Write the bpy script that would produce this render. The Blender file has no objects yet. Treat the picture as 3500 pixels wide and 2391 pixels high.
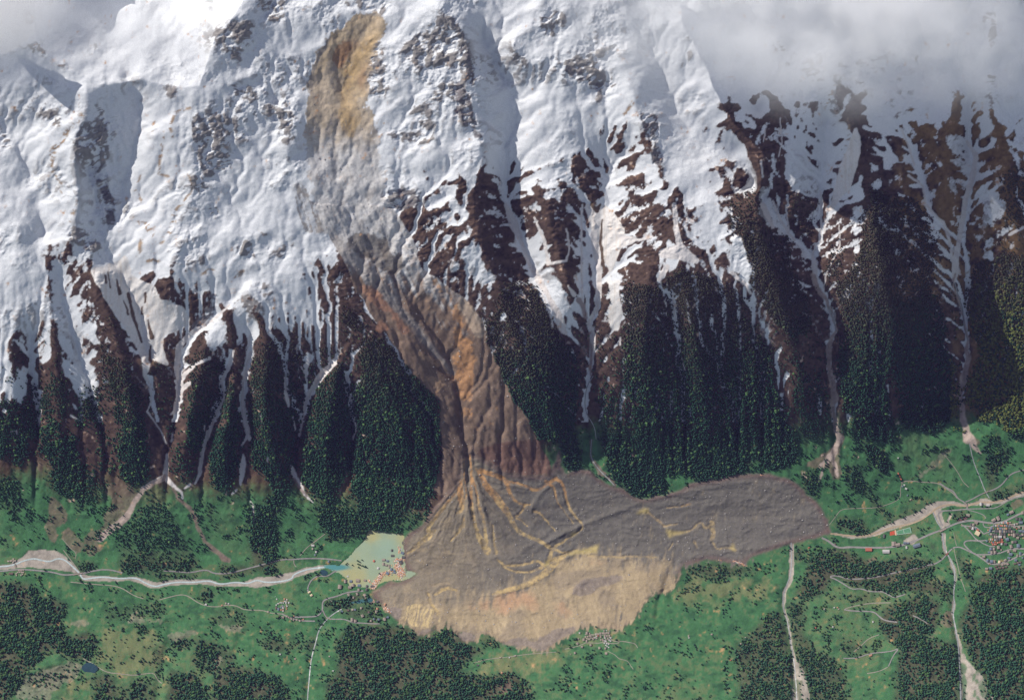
import bpy, bmesh, math, random
import numpy as np
from mathutils import Vector, Matrix

# ------------------------------------------------------------------ camera, sun, sky
SC = bpy.context.scene
COL = SC.collection
H = 30000.0                 # the satellite looks straight down from this height (m)
MPP = 4650.0 / 3500.0       # metres on the valley floor per survey unit
SURV_W, SURV_H = 3500.0, 2391.0
cam_d = bpy.data.cameras.new('camera')
cam = bpy.data.objects.new('camera', cam_d); COL.objects.link(cam)
cam.location = (0, 0, H)
cam_d.sensor_width = 36.0
cam_d.lens = 36.0 * H / 4650.0
cam_d.clip_start = 10.0
cam_d.clip_end = 80000.0
SC.camera = cam
SUN_EL, SUN_AZ = math.radians(43), math.radians(-55)   # azimuth from +Y towards +X
SD = Vector((math.cos(SUN_EL)*math.sin(SUN_AZ), math.cos(SUN_EL)*math.cos(SUN_AZ), math.sin(SUN_EL)))
sl = bpy.data.lights.new('sun', 'SUN'); sl.energy = 4.2; sl.angle = math.radians(0.5); sl.color = (1.0, 0.94, 0.86)
so = bpy.data.objects.new('sun', sl); COL.objects.link(so)
so.rotation_euler = SD.to_track_quat('Z', 'Y').to_euler(); so.location = SD*9000
W = bpy.data.worlds.new('World'); SC.world = W; W.use_nodes = True
wn = W.node_tree; wn.nodes.clear()
sky = wn.nodes.new('ShaderNodeTexSky'); sky.sky_type = 'NISHITA'; sky.sun_disc = False
sky.sun_elevation = SUN_EL; sky.sun_rotation = SUN_AZ; sky.altitude = 2000
bg = wn.nodes.new('ShaderNodeBackground'); bg.inputs[1].default_value = 0.10
wo = wn.nodes.new('ShaderNodeOutputWorld')
hs = wn.nodes.new('ShaderNodeHueSaturation'); hs.inputs['Saturation'].default_value = .62   # hazy air: paler sky
wn.links.new(sky.outputs[0], hs.inputs['Color']); wn.links.new(hs.outputs[0], bg.inputs[0]); wn.links.new(bg.outputs[0], wo.inputs[0])
SC.view_settings.view_transform = 'Standard'; SC.view_settings.look = 'None'
SC.view_settings.exposure = 0.42; SC.view_settings.gamma = 1.0
SC.cycles.max_bounces = 7; SC.cycles.diffuse_bounces = 2; SC.cycles.glossy_bounces = 1
SC.cycles.transparent_max_bounces = 4; SC.cycles.volume_bounces = 5
RNG = np.random.default_rng(7)
random.seed(7)

# ------------------------------------------------------------------ noise
_TAB = np.random.default_rng(11).random((8, 256, 256)).astype(np.float32)
def vn(x, y, s=0):
    t = _TAB[s % 8]
    o = 37*(s//8)
    xi = np.floor(x); yi = np.floor(y)
    fx = (x-xi).astype(np.float32); fy = (y-yi).astype(np.float32)
    xi = (xi.astype(np.int64)+o) & 255; yi = (yi.astype(np.int64)+o*3) & 255
    x1 = (xi+1) & 255; y1 = (yi+1) & 255
    fx = fx*fx*fx*(fx*(fx*6-15)+10); fy = fy*fy*fy*(fy*(fy*6-15)+10)
    a = t[yi, xi]; b = t[yi, x1]; c = t[y1, xi]; d = t[y1, x1]
    return (a+(b-a)*fx)+((c+(d-c)*fx)-(a+(b-a)*fx))*fy
def fbm(x, y, oc=4, s=0, g=0.5):
    v = 0; a = 1.0; t = 0
    for k in range(oc):
        v = v+a*(vn(x, y, s+k)-0.5); t += a; a *= g
        x, y = 1.62*x-1.18*y+17.3, 1.18*x+1.62*y+5.1
    return v/t*2            # about -1..1
def ridged(x, y, oc=4, s=0, g=0.55):
    v = 0; a = 1.0; t = 0
    for k in range(oc):
        v = v+a*(1-np.abs(2*vn(x, y, s+k)-1)*1.4); t += a; a *= g
        x, y = 1.62*x-1.18*y+17.3, 1.18*x+1.62*y+5.1
    return v/t
def sstep(a, b, v):
    t = np.clip((v-a)/(b-a), 0, 1); return t*t*(3-2*t)

# ------------------------------------------------------------------ survey sheets: traced points -> survey units
def T(ox, oy, s):
    return lambda *pts: [(ox+p[0]*s,)+(oy+p[1]*s,)+tuple(p[2:]) for p in pts]
K = 1000/1985
c1 = T(0, 0, K); c2 = T(800, 0, K); c3 = T(1700, 0, K); c4 = T(2500, 0, K)
c5 = T(0, 700, K); c6 = T(800, 700, K); c7 = T(1700, 700, K); c8 = T(2500, 700, K)
cL = T(0, 1400, K); cB = T(900, 1591, K); cM = T(1700, 1500, K); cR = T(2500, 1500, K)
cV = T(3000, 1650, 500/1985); cP = T(1000, 1800, 500/1985); cG = T(0, 1991, 1000/2324); cF = T(1400, 1500, 500/1985)
cO = T(0, 0, 1)

# ------------------------------------------------------------------ grid
STEP = 3.0
fx = np.arange(-30, 3531, STEP); fy = np.arange(-30, 2422, STEP)
def marg(a, n, ext):
    k = (np.arange(1, n+1)/n)**1.5*ext
    return np.concatenate([(a[0]-k)[::-1], a, a[-1]+k])
GX = marg(fx, 26, 800); GY = marg(fy, 26, 700)
NX, NY = len(GX), len(GY)
PX, PY = np.meshgrid(GX, GY)
PX = PX.astype(np.float64); PY = PY.astype(np.float64)
def blur(a, r):
    r = int(r)
    if r < 1: return a
    for _ in range(2):
        for ax in (0, 1):
            p = [(0, 0), (0, 0)]; p[ax] = (r+1, r)
            c = np.cumsum(np.pad(a, p, mode='edge'), axis=ax, dtype=np.float64)
            n = a.shape[ax]
            hi = np.take(c, np.arange(2*r+1, 2*r+1+n), axis=ax); lo = np.take(c, np.arange(0, n), axis=ax)
            a = (hi-lo)/(2*r+1)
    return a.astype(np.float32)
# ragged-edge warp for natural outlines
WX = PX+9*fbm(PX/34, PY/34, 4, 1); WY = PY+9*fbm(PX/34, PY/34, 4, 5)
WX2 = PX+3*fbm(PX/16, PY/16, 3, 2); WY2 = PY+3*fbm(PX/16, PY/16, 3, 6)
def inpoly(pts, X, Y):
    xs = [p[0] for p in pts]; ys = [p[1] for p in pts]
    m = np.zeros(X.shape, bool)
    bb = (PX > min(xs)-40) & (PX < max(xs)+40) & (PY > min(ys)-40) & (PY < max(ys)+40)
    r = np.where(bb.any(1))[0]; c = np.where(bb.any(0))[0]
    if len(r) == 0 or len(c) == 0: return m
    sl_ = (slice(r[0], r[-1]+1), slice(c[0], c[-1]+1))
    x = X[sl_]; y = Y[sl_]; k = np.zeros(x.shape, bool)
    n = len(pts)
    for i in range(n):
        x0, y0 = pts[i][:2]; x1, y1 = pts[(i+1) % n][:2]
        if y0 == y1: continue
        cr = ((y0 > y) != (y1 > y)) & (x < (x1-x0)*(y-y0)/(y1-y0)+x0)
        k ^= cr
    m[sl_] = k
    return m
def poly(pts, warp=1, soft=0):
    X, Y = ((PX, PY), (WX, WY), (WX2, WY2))[warp]
    m = inpoly(pts, X, Y).astype(np.float32)
    return blur(m, soft) if soft else m
def polys(lst, warp=1, soft=0):
    m = np.zeros(PX.shape, np.float32)
    for p in lst: m = np.maximum(m, poly(p, warp, 0))
    return blur(m, soft) if soft else m
def dline(pts, X=None, Y=None, reach=120):
    """distance to a polyline, and the value carried along it (third coordinate)"""
    X = PX if X is None else X; Y = PY if Y is None else Y
    D = np.full(PX.shape, 1e6, np.float32); V = np.zeros(PX.shape, np.float32)
    for (a, b) in zip(pts[:-1], pts[1:]):
        c = np.searchsorted(GX, [min(a[0], b[0])-reach, max(a[0], b[0])+reach])
        r = np.searchsorted(GY, [min(a[1], b[1])-reach, max(a[1], b[1])+reach])
        if c[0] == c[1] or r[0] == r[1]: continue
        s_ = (slice(r[0], r[1]), slice(c[0], c[1]))
        x = X[s_]; y = Y[s_]
        dx, dy = b[0]-a[0], b[1]-a[1]; L2 = dx*dx+dy*dy+1e-9
        t = np.clip(((x-a[0])*dx+(y-a[1])*dy)/L2, 0, 1)
        d = np.hypot(x-a[0]-t*dx, y-a[1]-t*dy)
        va = a[2] if len(a) > 2 else 1.0; vb = b[2] if len(b) > 2 else 1.0
        up = d < D[s_]
        D[s_] = np.where(up, d, D[s_]); V[s_] = np.where(up, va+(vb-va)*t, V[s_])
    return D, V
def smooth_line(pts, it=2):
    for _ in range(it):
        q = [pts[0]]
        for a, b in zip(pts[:-1], pts[1:]):
            a = np.array(a, float); b = np.array(b, float)
            q += [tuple(a*.75+b*.25), tuple(a*.25+b*.75)]
        q.append(pts[-1]); pts = q
    return pts
def strip(pts, warp=1, edge=1.5):
    """mask of a band whose half width is the third coordinate"""
    X, Y = ((PX, PY), (WX, WY), (WX2, WY2))[warp]
    D, V = dline(pts, X, Y, 60)
    return 1-sstep(-edge, edge, D-V)
def strips(lst, warp=1, edge=1.5):
    m = np.zeros(PX.shape, np.float32)
    for p in lst: m = np.maximum(m, strip(p, warp, edge))
    return m
# ------------------------------------------------------------------ relief: valley profile, ridges and gullies
RIVER = [(-900,1935),(0,1933),(160,1940),(300,1968),(520,1995),(800,1985),(1000,1962),(1150,1935),(1300,1960),(1700,1950),
         (2000,1880),(2500,1855),(2850,1828),(2960,1832),(3100,1770),(3300,1715),(3500,1680),(4400,1560)]
ry = np.interp(GX, [p[0] for p in RIVER], [p[1] for p in RIVER])
ry = np.convolve(np.pad(ry, 30, mode='edge'), np.ones(61)/61, 'valid')
DV = ry[None, :]-PY
_up_d = [0, 40, 120, 260, 330, 1050, 1250, 1900, 2900]
_up_z = [0, 1, 14, 85, 135, 900, 1075, 1640, 2300]
_pd = np.arange(-400, 3200, 4.0)
def smooth1(d, z):
    a = np.interp(_pd, d, z); k = np.hanning(35); k /= k.sum()
    return np.convolve(np.pad(a, 17, mode='edge'), k, 'valid')
_zu = smooth1(_up_d, _up_z)
_zr = smooth1([0, 40, 120, 260, 330, 850, 1250, 1900, 2900], [0, 1, 14, 85, 135, 900, 1140, 1640, 2300])
def steepw(x): return sstep(1680, 1930, x)*(1-.8*sstep(3180, 3330, x))
zu = np.interp(DV, _pd, _zu)
zu = zu+(np.interp(DV, _pd, _zr)-zu)*steepw(PX)
_dn_d = [0, 30, 110, 200, 560, 1400]
_dn_z = [0, 2, 28, 62, 245, 720]
zd = np.interp(-DV, _pd, smooth1(_dn_d, _dn_z))
Z0 = np.where(DV > 0, zu, zd)
# behind the crest at upper left the ground levels off towards the sun
CREST = [(-900,230),(0,190),(60,165),(120,112),(150,170),(182,206),(250,245),(365,290),(480,272),(600,300),(680,295),(700,235),(730,140),(790,66),(826,10),(850,-60),(900,-200),(1000,-700)]
def behind(X, Y):
    d = np.interp(X, [p[0] for p in CREST], [p[1] for p in CREST])-Y
    return np.maximum(d, 0)*(1-sstep(820, 900, X))
Z0 = (Z0-.70*MPP*behind(PX, PY)).astype(np.float32)

# third coordinate: height above (+) / below (-) the plain slope, metres
RG = []
def rl(pts, a0, a1=None, am=None):
    a1 = a0 if a1 is None else a1
    n = len(pts); out = []
    for i, p in enumerate(pts):
        t = i/(n-1)
        v = a0+(a1-a0)*t if am is None else (a0+(am-a0)*2*t if t < .5 else am+(a1-am)*(2*t-1))
        out.append((p[0], p[1], v))
    RG.append(smooth_line(out, 1))
# gullies
rl(cO((300,560),(330,700),(345,840),(405,920),(450,1000),(490,1110),(515,1240),(525,1350),(550,1470),(569,1634)), -30, -8, -75)
rl(cO((850,950),(790,1030),(700,1110),(632,1190),(610,1300),(602,1400),(580,1520),(569,1634)), -15, -8, -60)
rl(cO((835,1090),(798,1204),(755,1304),(768,1345),(740,1420),(705,1500),(690,1601),(667,1652)), -20, -4, -55)
rl(cO((862,1110),(856,1204),(831,1304),(836,1425),(851,1475),(826,1526),(831,1566),(826,1652)), -25, -4, -55)
rl(cO((960,1180),(974,1284),(974,1345),(1001,1430),(1011,1476),(1005,1540),(1001,1591)), -10, -8, -40)
rl(cO((1147,1234),(1082,1304),(1047,1370),(1017,1486),(1001,1591),(1016,1641),(1041,1687)), -20, -4, -50)
rl(cO((1183,1279),(1198,1355),(1213,1456),(1195,1560),(1165,1700)), -12, -4, -38)
rl(cO((1240,110),(1190,320),(1150,480),(1175,640)), -6, -14)
rl(cO((1175,640),(1250,800),(1350,950),(1450,1080),(1530,1200),(1560,1300),(1575,1400),(1590,1530),(1605,1620)), -14, -10, -44)
rl(cO((1700,560),(1730,700),(1776,801),(1826,942),(1871,1002),(1932,1138),(1985,1250)), -30, -50, -80)
rl(cO((2118,529),(2083,579),(2063,705),(2048,826),(2048,926),(2042,1052),(2012,1103),(2030,1153),(2020,1259),(2002,1325),(1997,1405),(2022,1500),(2048,1606)), -30, -10, -85)
rl(cO((1975,560),(1985,700),(1988,850),(1990,1002),(2012,1103)), -20, -80)
rl(cO((2299,1002),(2310,1103),(2335,1229),(2355,1305),(2360,1500)), -10, -5, -14)
rl(cO((2430,1103),(2456,1204),(2486,1305),(2530,1500)), -12, -5, -18)
rl(cO((2566,1027),(2632,1153),(2682,1305),(2720,1480)), -20, -6, -24)
rl(cO((2830,400),(2822,504),(2805,579),(2805,700),(2805,826),(2782,890),(2802,992),(2832,1053),(2858,1133),(2830,1179),(2830,1254),(2853,1305),(2848,1380),(2870,1500)), -30, -10, -95)
rl(cO((2520,500),(2570,600),(2600,680),(2676,776),(2722,826),(2772,880)), -25, -85)
rl(cO((3296,350),(3306,494),(3326,579),(3281,800),(3258,952),(3291,1053),(3293,1113),(3309,1163),(3301,1254),(3271,1355),(3291,1446),(3301,1520)), -30, -10, -95)
rl(cO((3120,520),(3160,640),(3190,780),(3230,880),(3258,952)), -25, -80)
rl(cO((190,930),(225,1060),(270,1200),(310,1320),(348,1450),(378,1526),(393,1617)), -15, -5, -40)
rl(cO((100,1130),(112,1250),(125,1350),(136,1430),(136,1560)), -20, -5, -45)
# high basins
rl(cO((430,260),(470,330),(480,400),(460,500),(430,620),(400,760)), -30, -50)
rl(cO((950,340),(930,480),(880,560),(840,700)), -8, -8)
rl(cO((30,420),(70,520),(110,640),(150,800)), -35, -25)
rl(cO((1640,120),(1720,260),(1760,380),(1700,560)), -45, -30)
rl(cO((2220,160),(2290,300),(2330,420),(2440,520)), -40, -30)
rl(cO((2700,160),(2650,300),(2600,380)), -40, -25)
rl(cO((3110,170),(3160,280),(3200,380)), -30)
# ridges
rl(cO((170,0),(135,75),(120,110),(182,206),(250,245),(365,290),(480,270)), 55, 40)
rl(cO((0,185),(60,160),(120,110)), 20, 45)
rl(cO((292,300),(292,403),(277,438),(252,473),(257,544),(267,680),(255,790),(240,860)), 75, 30, 95)
rl(cO((826,10),(796,65),(725,106),(730,136),(715,191),(685,242),(690,272),(660,302)), 62, 40)
rl(cO((660,302),(655,373),(650,443),(665,504),(645,589),(660,655),(620,760),(600,900),(560,1020)), 42, 10, 34)
rl(cO((530,390),(520,440),(505,500)), 10, 15)
rl(cO((880,320),(950,380),(990,440),(985,520)), 15, 18)
rl(cO((60,760),(75,900),(60,1050),(45,1250),(40,1450)), 30, 10, 40)
rl(cO((150,860),(170,1000),(185,1150),(195,1350),(200,1500),(230,1650)), 15, 5, 30)
rl(cO((330,960),(380,1100),(420,1250),(440,1370),(450,1500),(460,1630)), 25, 6, 40)
rl(cO((500,1220),(530,1300),(545,1400)), 0, -20)
rl(cO((700,1180),(690,1260),(650,1400),(625,1520),(640,1640)), 25, 6, 35)
rl(cO((800,1290),(790,1380),(765,1470),(755,1600),(770,1690)), 10, 6, 35)
rl(cO((846,990),(900,1130),(905,1250),(895,1400),(930,1550),(960,1700)), 35, 6, 40)
rl(cO((1147,1245),(1125,1400),(1110,1550),(1110,1700)), 20, 6, 32)
rl(cO((1180,1040),(1230,1150),(1300,1280),(1370,1430),(1380,1650)), 30, 8, 40)
rl(cO((760,1050),(790,1130),(815,1230)), 20, 0)
rl(cO((1115,120),(1075,210),(1052,280),(1046,400),(1046,520),(1060,640),(1110,760),(1170,890),(1230,1040)), 2, 5, 5)
rl(cO((1318,60),(1316,90),(1285,190),(1258,270),(1240,340),(1275,430),(1300,560),(1330,640),(1400,760)), 25, 5, 15)
rl(cO((1400,1180),(1430,1280),(1480,1380),(1495,1500)), 20, 0, 0)
rl(cO((1640,1100),(1640,1250),(1680,1420),(1720,1500)), 20, 5, 10)
rl(cO((1485,30),(1560,90),(1586,126),(1611,227),(1626,302)), 60, 50)
rl(cO((1546,282),(1586,322),(1626,418),(1656,494),(1650,600),(1611,700),(1646,826),(1666,891),(1692,942),(1707,1002),(1722,1063),(1800,1250),(1880,1400),(1900,1520)), 50, 6, 70)
rl(cO((1745,150),(1780,210),(1830,190),(1930,220),(1990,280),(2040,350)), 30, 25)
rl(cO((1830,640),(1880,760),(1915,880),(1950,990)), 20, -10, 10)
rl(cO((2123,191),(2138,242),(2163,322),(2184,393),(2209,479),(2235,529),(2270,620),(2300,720),(2315,800),(2325,880)), 40, 40, 60)
rl(cO((2184,400),(2150,480),(2110,520)), 55, 10)
rl(cO((2325,880),(2340,1000),(2385,1250),(2420,1500)), 40, 4, 12)
rl(cO((2220,900),(2200,1050),(2190,1250),(2250,1500)), 30, 4, 18)
rl(cO((2466,348),(2511,428),(2556,504),(2592,564),(2590,680),(2600,800),(2640,950),(2700,1150),(2740,1350)), 35, 5, 55)
rl(cO((2630,320),(2660,420),(2690,560),(2720,700)), 20, -20, 15)
rl(cO((2858,272),(2868,343),(2898,398),(2938,453),(2948,554),(2963,605),(2968,705),(2984,800),(3004,850),(3030,1000),(3050,1150),(3045,1300),(3060,1450)), 90, 6, 65)
rl(cO((3040,330),(3079,413),(3069,484),(3100,630),(3150,720)), 20, 0, 35)
rl(cO((3300,310),(3260,420),(3240,560),(3235,700)), 25, 0, 15)
rl(cO((3420,20),(3400,120),(3395,210)), 45, 35)
rl(cO((3410,240),(3380,330),(3420,470),(3440,600),(3470,760),(3500,900),(3520,1050),(3520,1200),(3520,1400)), 40, 8, 75)


def harmonic():
    x0, y0, cw = -900.0, -800.0, 8.0
    w, h = 664, 504
    val = np.zeros((h, w), np.float32); fix = np.zeros((h, w), bool)
    for L in RG:
        for a, b in zip(L[:-1], L[1:]):
            n = int(max(abs(b[0]-a[0]), abs(b[1]-a[1]))/3)+2
            for t in np.linspace(0, 1, n):
                i = int((a[0]+(b[0]-a[0])*t-x0)/cw); j = int((a[1]+(b[1]-a[1])*t-y0)/cw)
                if 0 <= i < w and 0 <= j < h:
                    val[j, i] = a[2]+(b[2]-a[2])*t; fix[j, i] = True
    gx = x0+cw*(np.arange(w)+.5); gy = y0+cw*(np.arange(h)+.5)
    r = np.interp(gx, [p[0] for p in RIVER], [p[1] for p in RIVER])
    low = gy[:, None] > r[None, :]-215
    fix |= low; val[low] = 0
    fix[0] = fix[-1] = True; fix[:, 0] = fix[:, -1] = True
    sol = None
    for k in (16, 8, 4, 2, 1):
        hh, ww = h//k, w//k
        v = (val*fix)[:hh*k, :ww*k].reshape(hh, k, ww, k).sum((1, 3)); n = fix[:hh*k, :ww*k].reshape(hh, k, ww, k).sum((1, 3))
        f = n > 0; v = v/np.maximum(n, 1)
        if sol is None: s = np.where(f, v, 0).astype(np.float32)
        else:
            s = np.repeat(np.repeat(sol, 2, 0), 2, 1)
            s = np.pad(s, ((0, max(0, hh-s.shape[0])), (0, max(0, ww-s.shape[1]))), mode='edge')[:hh, :ww]
            s = np.where(f, v, s)
        for _ in range(260):
            p = np.pad(s, 1, mode='edge')
            s = np.where(f, v, (p[:-2, 1:-1]+p[2:, 1:-1]+p[1:-1, :-2]+p[1:-1, 2:])*.25).astype(np.float32)
        sol = s
    return sol, gx, gy
_hs, _hx, _hy = harmonic()
def sample(F, gx, gy, X, Y):
    i = np.clip((X-gx[0])/(gx[1]-gx[0]), 0, len(gx)-1.001); j = np.clip((Y-gy[0])/(gy[1]-gy[0]), 0, len(gy)-1.001)
    i0 = i.astype(int); j0 = j.astype(int); u = i-i0; v = j-j0
    return (F[j0, i0]*(1-u)+F[j0, i0+1]*u)*(1-v)+(F[j0+1, i0]*(1-u)+F[j0+1, i0+1]*u)*v
HR = sample(_hs, _hx, _hy, PX+7*fbm(PX/60, PY/60, 3, 3), PY+7*fbm(PX/60, PY/60, 3, 4)).astype(np.float32)
HR = blur(HR, 1)
UP = sstep(150, 420, DV).astype(np.float32)        # how far up on the steep side
HI = sstep(700, 1150, DV).astype(np.float32)

# debris, slide and lake outlines are needed by the relief too
DEB = cB((1330,60),(1310,130),(1180,260),(1080,400),(975,468),(945,500),(950,600),(975,715),(1040,725),(960,775),(850,790),(745,850),(742,900),(800,930),(840,975),(890,1030),(930,1065),(990,1085),(1080,1150),(1190,1112),(1215,1070),(1290,1100),(1360,1195),(1450,1190),(1480,1130),(1570,1140),(1610,1205),(1800,1222),(1960,1260)) \
    + cM((200,1420),(330,1432),(400,1382),(540,1300),(640,1262),(700,1282),(850,1290),(920,1230),(1000,1130),(1060,1060),(1180,1040),(1230,950),(1250,870),(1340,832),(1500,812),(1680,862),(1705,812),(1800,772),(1930,732)) \
    + cR((385,710),(610,662),(672,640),(655,545),(560,420),(430,290),(270,242),(100,230),(0,250)) \
    + cM((1430,282),(1300,300),(1210,355),(1010,410),(930,395),(850,335),(740,310),(700,260),(620,205),(470,235),(430,180),(420,60)) \
    + cF((1900,520),(1300,470),(860,180),(650,240))
LAKE = cP((1050,35),(1180,60),(1380,88),(1500,90),(1515,140),(1500,200),(1500,300),(1520,420),(1520,520),(1530,600),(1680,620),(1620,680),(1500,720),(1380,710),(1250,730),(1140,790),(1060,830),(960,810),(860,800),(760,790),(740,690),(680,650),(640,600),(590,590),(540,570),(440,540),(430,520),(520,515),(640,530),(700,470),(780,400),(880,280),(960,200),(1010,110))
deb_s = poly(DEB, 1, 1)
deb_in = blur(poly(DEB, 0, 0), 16)
lake_m = poly(LAKE, 2, 0)

# running water: gullies cut by flow accumulation on a 5-unit grid of the steep side
def erode():
    cw = 5.0; ex = np.arange(-300, 3800, cw); ey = np.arange(-260, 1760, cw)
    X, Y = np.meshgrid(ex, ey); h, w = X.shape
    dv = np.interp(ex, [p[0] for p in RIVER], [p[1] for p in RIVER])[None, :]-Y
    z0 = np.interp(dv, _pd, _zu); z0 = z0+(np.interp(dv, _pd, _zr)-z0)*steepw(X)
    z0 = z0-.70*MPP*behind(X, Y)
    up_ = sstep(120, 420, dv); hi_ = sstep(760, 1200, dv)
    hr = sample(_hs, _hx, _hy, X+7*fbm(X/60, Y/60, 3, 3), Y+7*fbm(X/60, Y/60, 3, 4))
    z = z0+HRK*hr*(1+.25*sstep(1650, 1800, X))+up_*(9*fbm(X/45, Y/45, 4, 21)+4*fbm(X/14, Y/14, 3, 23))+hi_*(42*fbm(X/190, Y/230, 5, 12)+30*(ridged(X/95+.7*fbm(X/70, Y/70, 3, 24), Y/80+X/200, 4, 25)-.5))
    z = z.astype(np.float64); start = z.copy()
    N8 = [(-1, 0, 1), (1, 0, 1), (0, -1, 1), (0, 1, 1), (-1, -1, 1.414), (-1, 1, 1.414), (1, -1, 1.414), (1, 1, 1.414)]
    idx = np.arange(h*w).reshape(h, w); A = np.ones(h*w); m = cw*MPP
    for it in range(26):
        best = np.zeros((h, w)); rec = idx.copy()
        zp = np.pad(z, 1, mode='edge'); ip = np.pad(idx, 1, mode='edge')
        for dy, dx, d in N8:
            s = (z-zp[1+dy:1+dy+h, 1+dx:1+dx+w])/(d*m); k = s > best
            best = np.where(k, s, best); rec = np.where(k, ip[1+dy:1+dy+h, 1+dx:1+dx+w], rec)
        r = rec.ravel(); mv = (r != idx.ravel())
        for _ in range(120 if it == 0 else 45):
            A = 1+np.bincount(r[mv], weights=A[mv], minlength=h*w)
        Ag = np.minimum(A.reshape(h, w), 4000)
        inc = np.minimum(.10*Ag**.46*best, .55*best*m)*sstep(90, 260, dv)
        z = z-inc
        zp = np.pad(z, 1, mode='edge')
        lap = (zp[:-2, 1:-1]+zp[2:, 1:-1]+zp[1:-1, :-2]+zp[1:-1, 2:])/4-z
        z = z+.10*lap
    return z-z0, np.log1p(A.reshape(h, w)), start-z, ex, ey
HRK = 1.35
_ez, _ea, _ei, _ex, _ey = erode()
def esmp(F):
    inside = (PX > _ex[0]) & (PX < _ex[-1]) & (PY > _ey[0]) & (PY < _ey[-1])
    return np.where(inside, sample(F, _ex, _ey, PX, PY), 0).astype(np.float32)
ero = blur(esmp(_ez), 1); chan = esmp(_ea); cut = esmp(_ei)
ero = np.where((PY < 1755) & (DV > 0), ero, HR*HRK)*sstep(60, 150, DV)
flow = PX+0.25*HR
big = fbm(PX/210, PY/260, 5, 12)
crag = ridged(PX/62+.8*fbm(PX/80, PY/80, 3, 7), PY/40+PX/150+.8*fbm(PX/80, PY/80, 3, 8), 5, 20)-.55
fine = fbm(PX/13, PY/13, 4, 30)
ZZ = Z0+ero
# ------------------------------------------------------------------ ground cover, traced outlines
GREY = [c1((560,830),(720,830),(740,1000),(720,1060),(740,1100),(640,1190),(600,1180),(520,1040),(500,960)),
 c1((590,680),(700,730),(760,830),(730,830),(640,760)), c1((250,750),(330,720),(440,800),(430,860),(300,830)),
 c1((1300,760),(1400,750),(1550,790),(1740,920),(1640,970),(1550,900),(1480,940),(1600,1100),(1420,1215),(1370,1180),(1340,1060),(1320,980),(1290,880)),
 c1((1540,570),(1680,560),(1750,620),(1755,710),(1660,690)), c1((1760,700),(1985,690),(1985,1060),(1900,920),(1840,800)),
 c1((1440,200),(1600,140),(1720,150),(1730,220),(1600,340),(1700,440),(1560,400),(1440,280)), c1((1640,0),(1980,0),(1900,170),(1820,150),(1760,60)),
 c1((1110,550),(1180,570),(1210,640),(1120,665)), c1((1290,1170),(1400,1230),(1430,1340),(1330,1330),(1300,1250)), c1((1400,1370),(1480,1410),(1515,1480),(1440,1520)),
 c1((650,1210),(710,1230),(765,1330),(780,1540),(740,1588),(715,1460),(690,1330)), c1((0,800),(60,900),(75,1010),(0,1045)), c1((110,80),(180,60),(240,120),(260,170),(180,170)),
 c1((760,560),(920,550),(900,600),(780,590)), c1((140,300),(270,290),(350,400),(240,370)), c1((380,420),(500,470),(480,500),(400,480)),
 c5((450,120),(560,170),(710,270),(640,330),(540,290),(440,210)), c5((1230,310),(1300,330),(1290,440),(1225,420)), c5((1560,240),(1680,240),(1730,340),(1700,410),(1640,370)),
 c5((1750,100),(1840,240),(1790,255)), c5((1690,460),(1870,580),(1870,640),(1760,610)), c5((1640,600),(1720,620),(1800,720),(1790,790),(1700,790),(1620,700)),
 c5((1320,320),(1460,330),(1400,420),(1330,410)), c5((1430,600),(1480,600),(1450,740),(1310,860),(1280,850),(1380,700)),
 c6((170,110),(250,240),(210,260)), c6((180,380),(330,270),(460,220),(440,250),(330,370),(300,390)), c6((0,240),(100,240),(160,360),(90,410)),
 c2((1300,200),(1400,110),(1580,300),(1615,450),(1640,610),(1590,560),(1500,440),(1290,500),(1180,400),(1100,330)),
 c2((1360,60),(1480,110),(1560,220),(1580,330),(1620,450),(1645,610),(1610,600),(1570,440),(1530,330),(1470,190),(1400,100)),
 c2((1430,530),(1560,580),(1585,660),(1640,830),(1705,960),(1705,995),(1640,950),(1620,850),(1540,880),(1500,720),(1480,660),(1330,720),(1300,690)),
 c2((1620,470),(1655,480),(1645,615),(1625,600)), c2((1100,740),(1330,715),(1335,765),(1110,775)), c2((970,860),(1120,890),(1440,890),(1240,1005),(1100,960)),
 c2((990,1290),(1220,1290),(1275,1380),(1140,1425),(1000,1395)), c2((890,230),(1010,280),(1040,560),(1060,660),(920,680),(900,560)), c2((1220,670),(1390,830),(1260,920)),
 c2((1830,190),(1890,260),(1890,380),(1985,460),(1870,400)), c2((640,0),(1100,0),(1020,130),(960,60),(700,60)),
 c3((80,280),(110,380),(190,465),(240,400),(440,400),(460,525),(570,545),(640,620),(660,705),(740,715),(690,610),(820,605),(825,550),(700,500),(620,460),(810,340),(700,330),(560,380),(400,390),(230,370),(150,370)),
 c3((960,770),(1060,780),(1105,850),(1080,960),(1135,1135),(1060,1120),(1040,1000),(1000,880)), c3((1050,1130),(1150,1200),(1160,1270),(1060,1160)),
 c3((1235,120),(1335,260),(1315,400),(1285,530),(1250,440),(1290,300)), c3((1400,240),(1410,300),(1340,380)), c3((1345,560),(1410,665),(1360,640)), c3((940,280),(1070,260),(1060,290),(950,300)),
 c3((1150,330),(1280,310),(1180,360)), c3((1150,580),(1310,570),(1160,620)), c3((270,90),(440,60),(470,260),(300,250)),
 c4((230,260),(320,280),(450,385),(390,400),(300,340)), c4((440,420),(560,370),(670,375),(600,430),(620,560),(500,520)), c4((1200,380),(1310,380),(1290,430),(1220,430)),
 c4((1700,90),(1800,60),(1790,400),(1740,250)), c4((750,480),(900,560),(1090,510),(1000,560),(860,610)), c4((1730,480),(1815,480),(1805,600),(1760,640),(1850,680),(1890,720),(1730,690)),
 c4((1080,620),(1240,590),(1360,590),(1100,660)), c4((640,650),(700,570),(740,700),(770,790),(680,800))]
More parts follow.
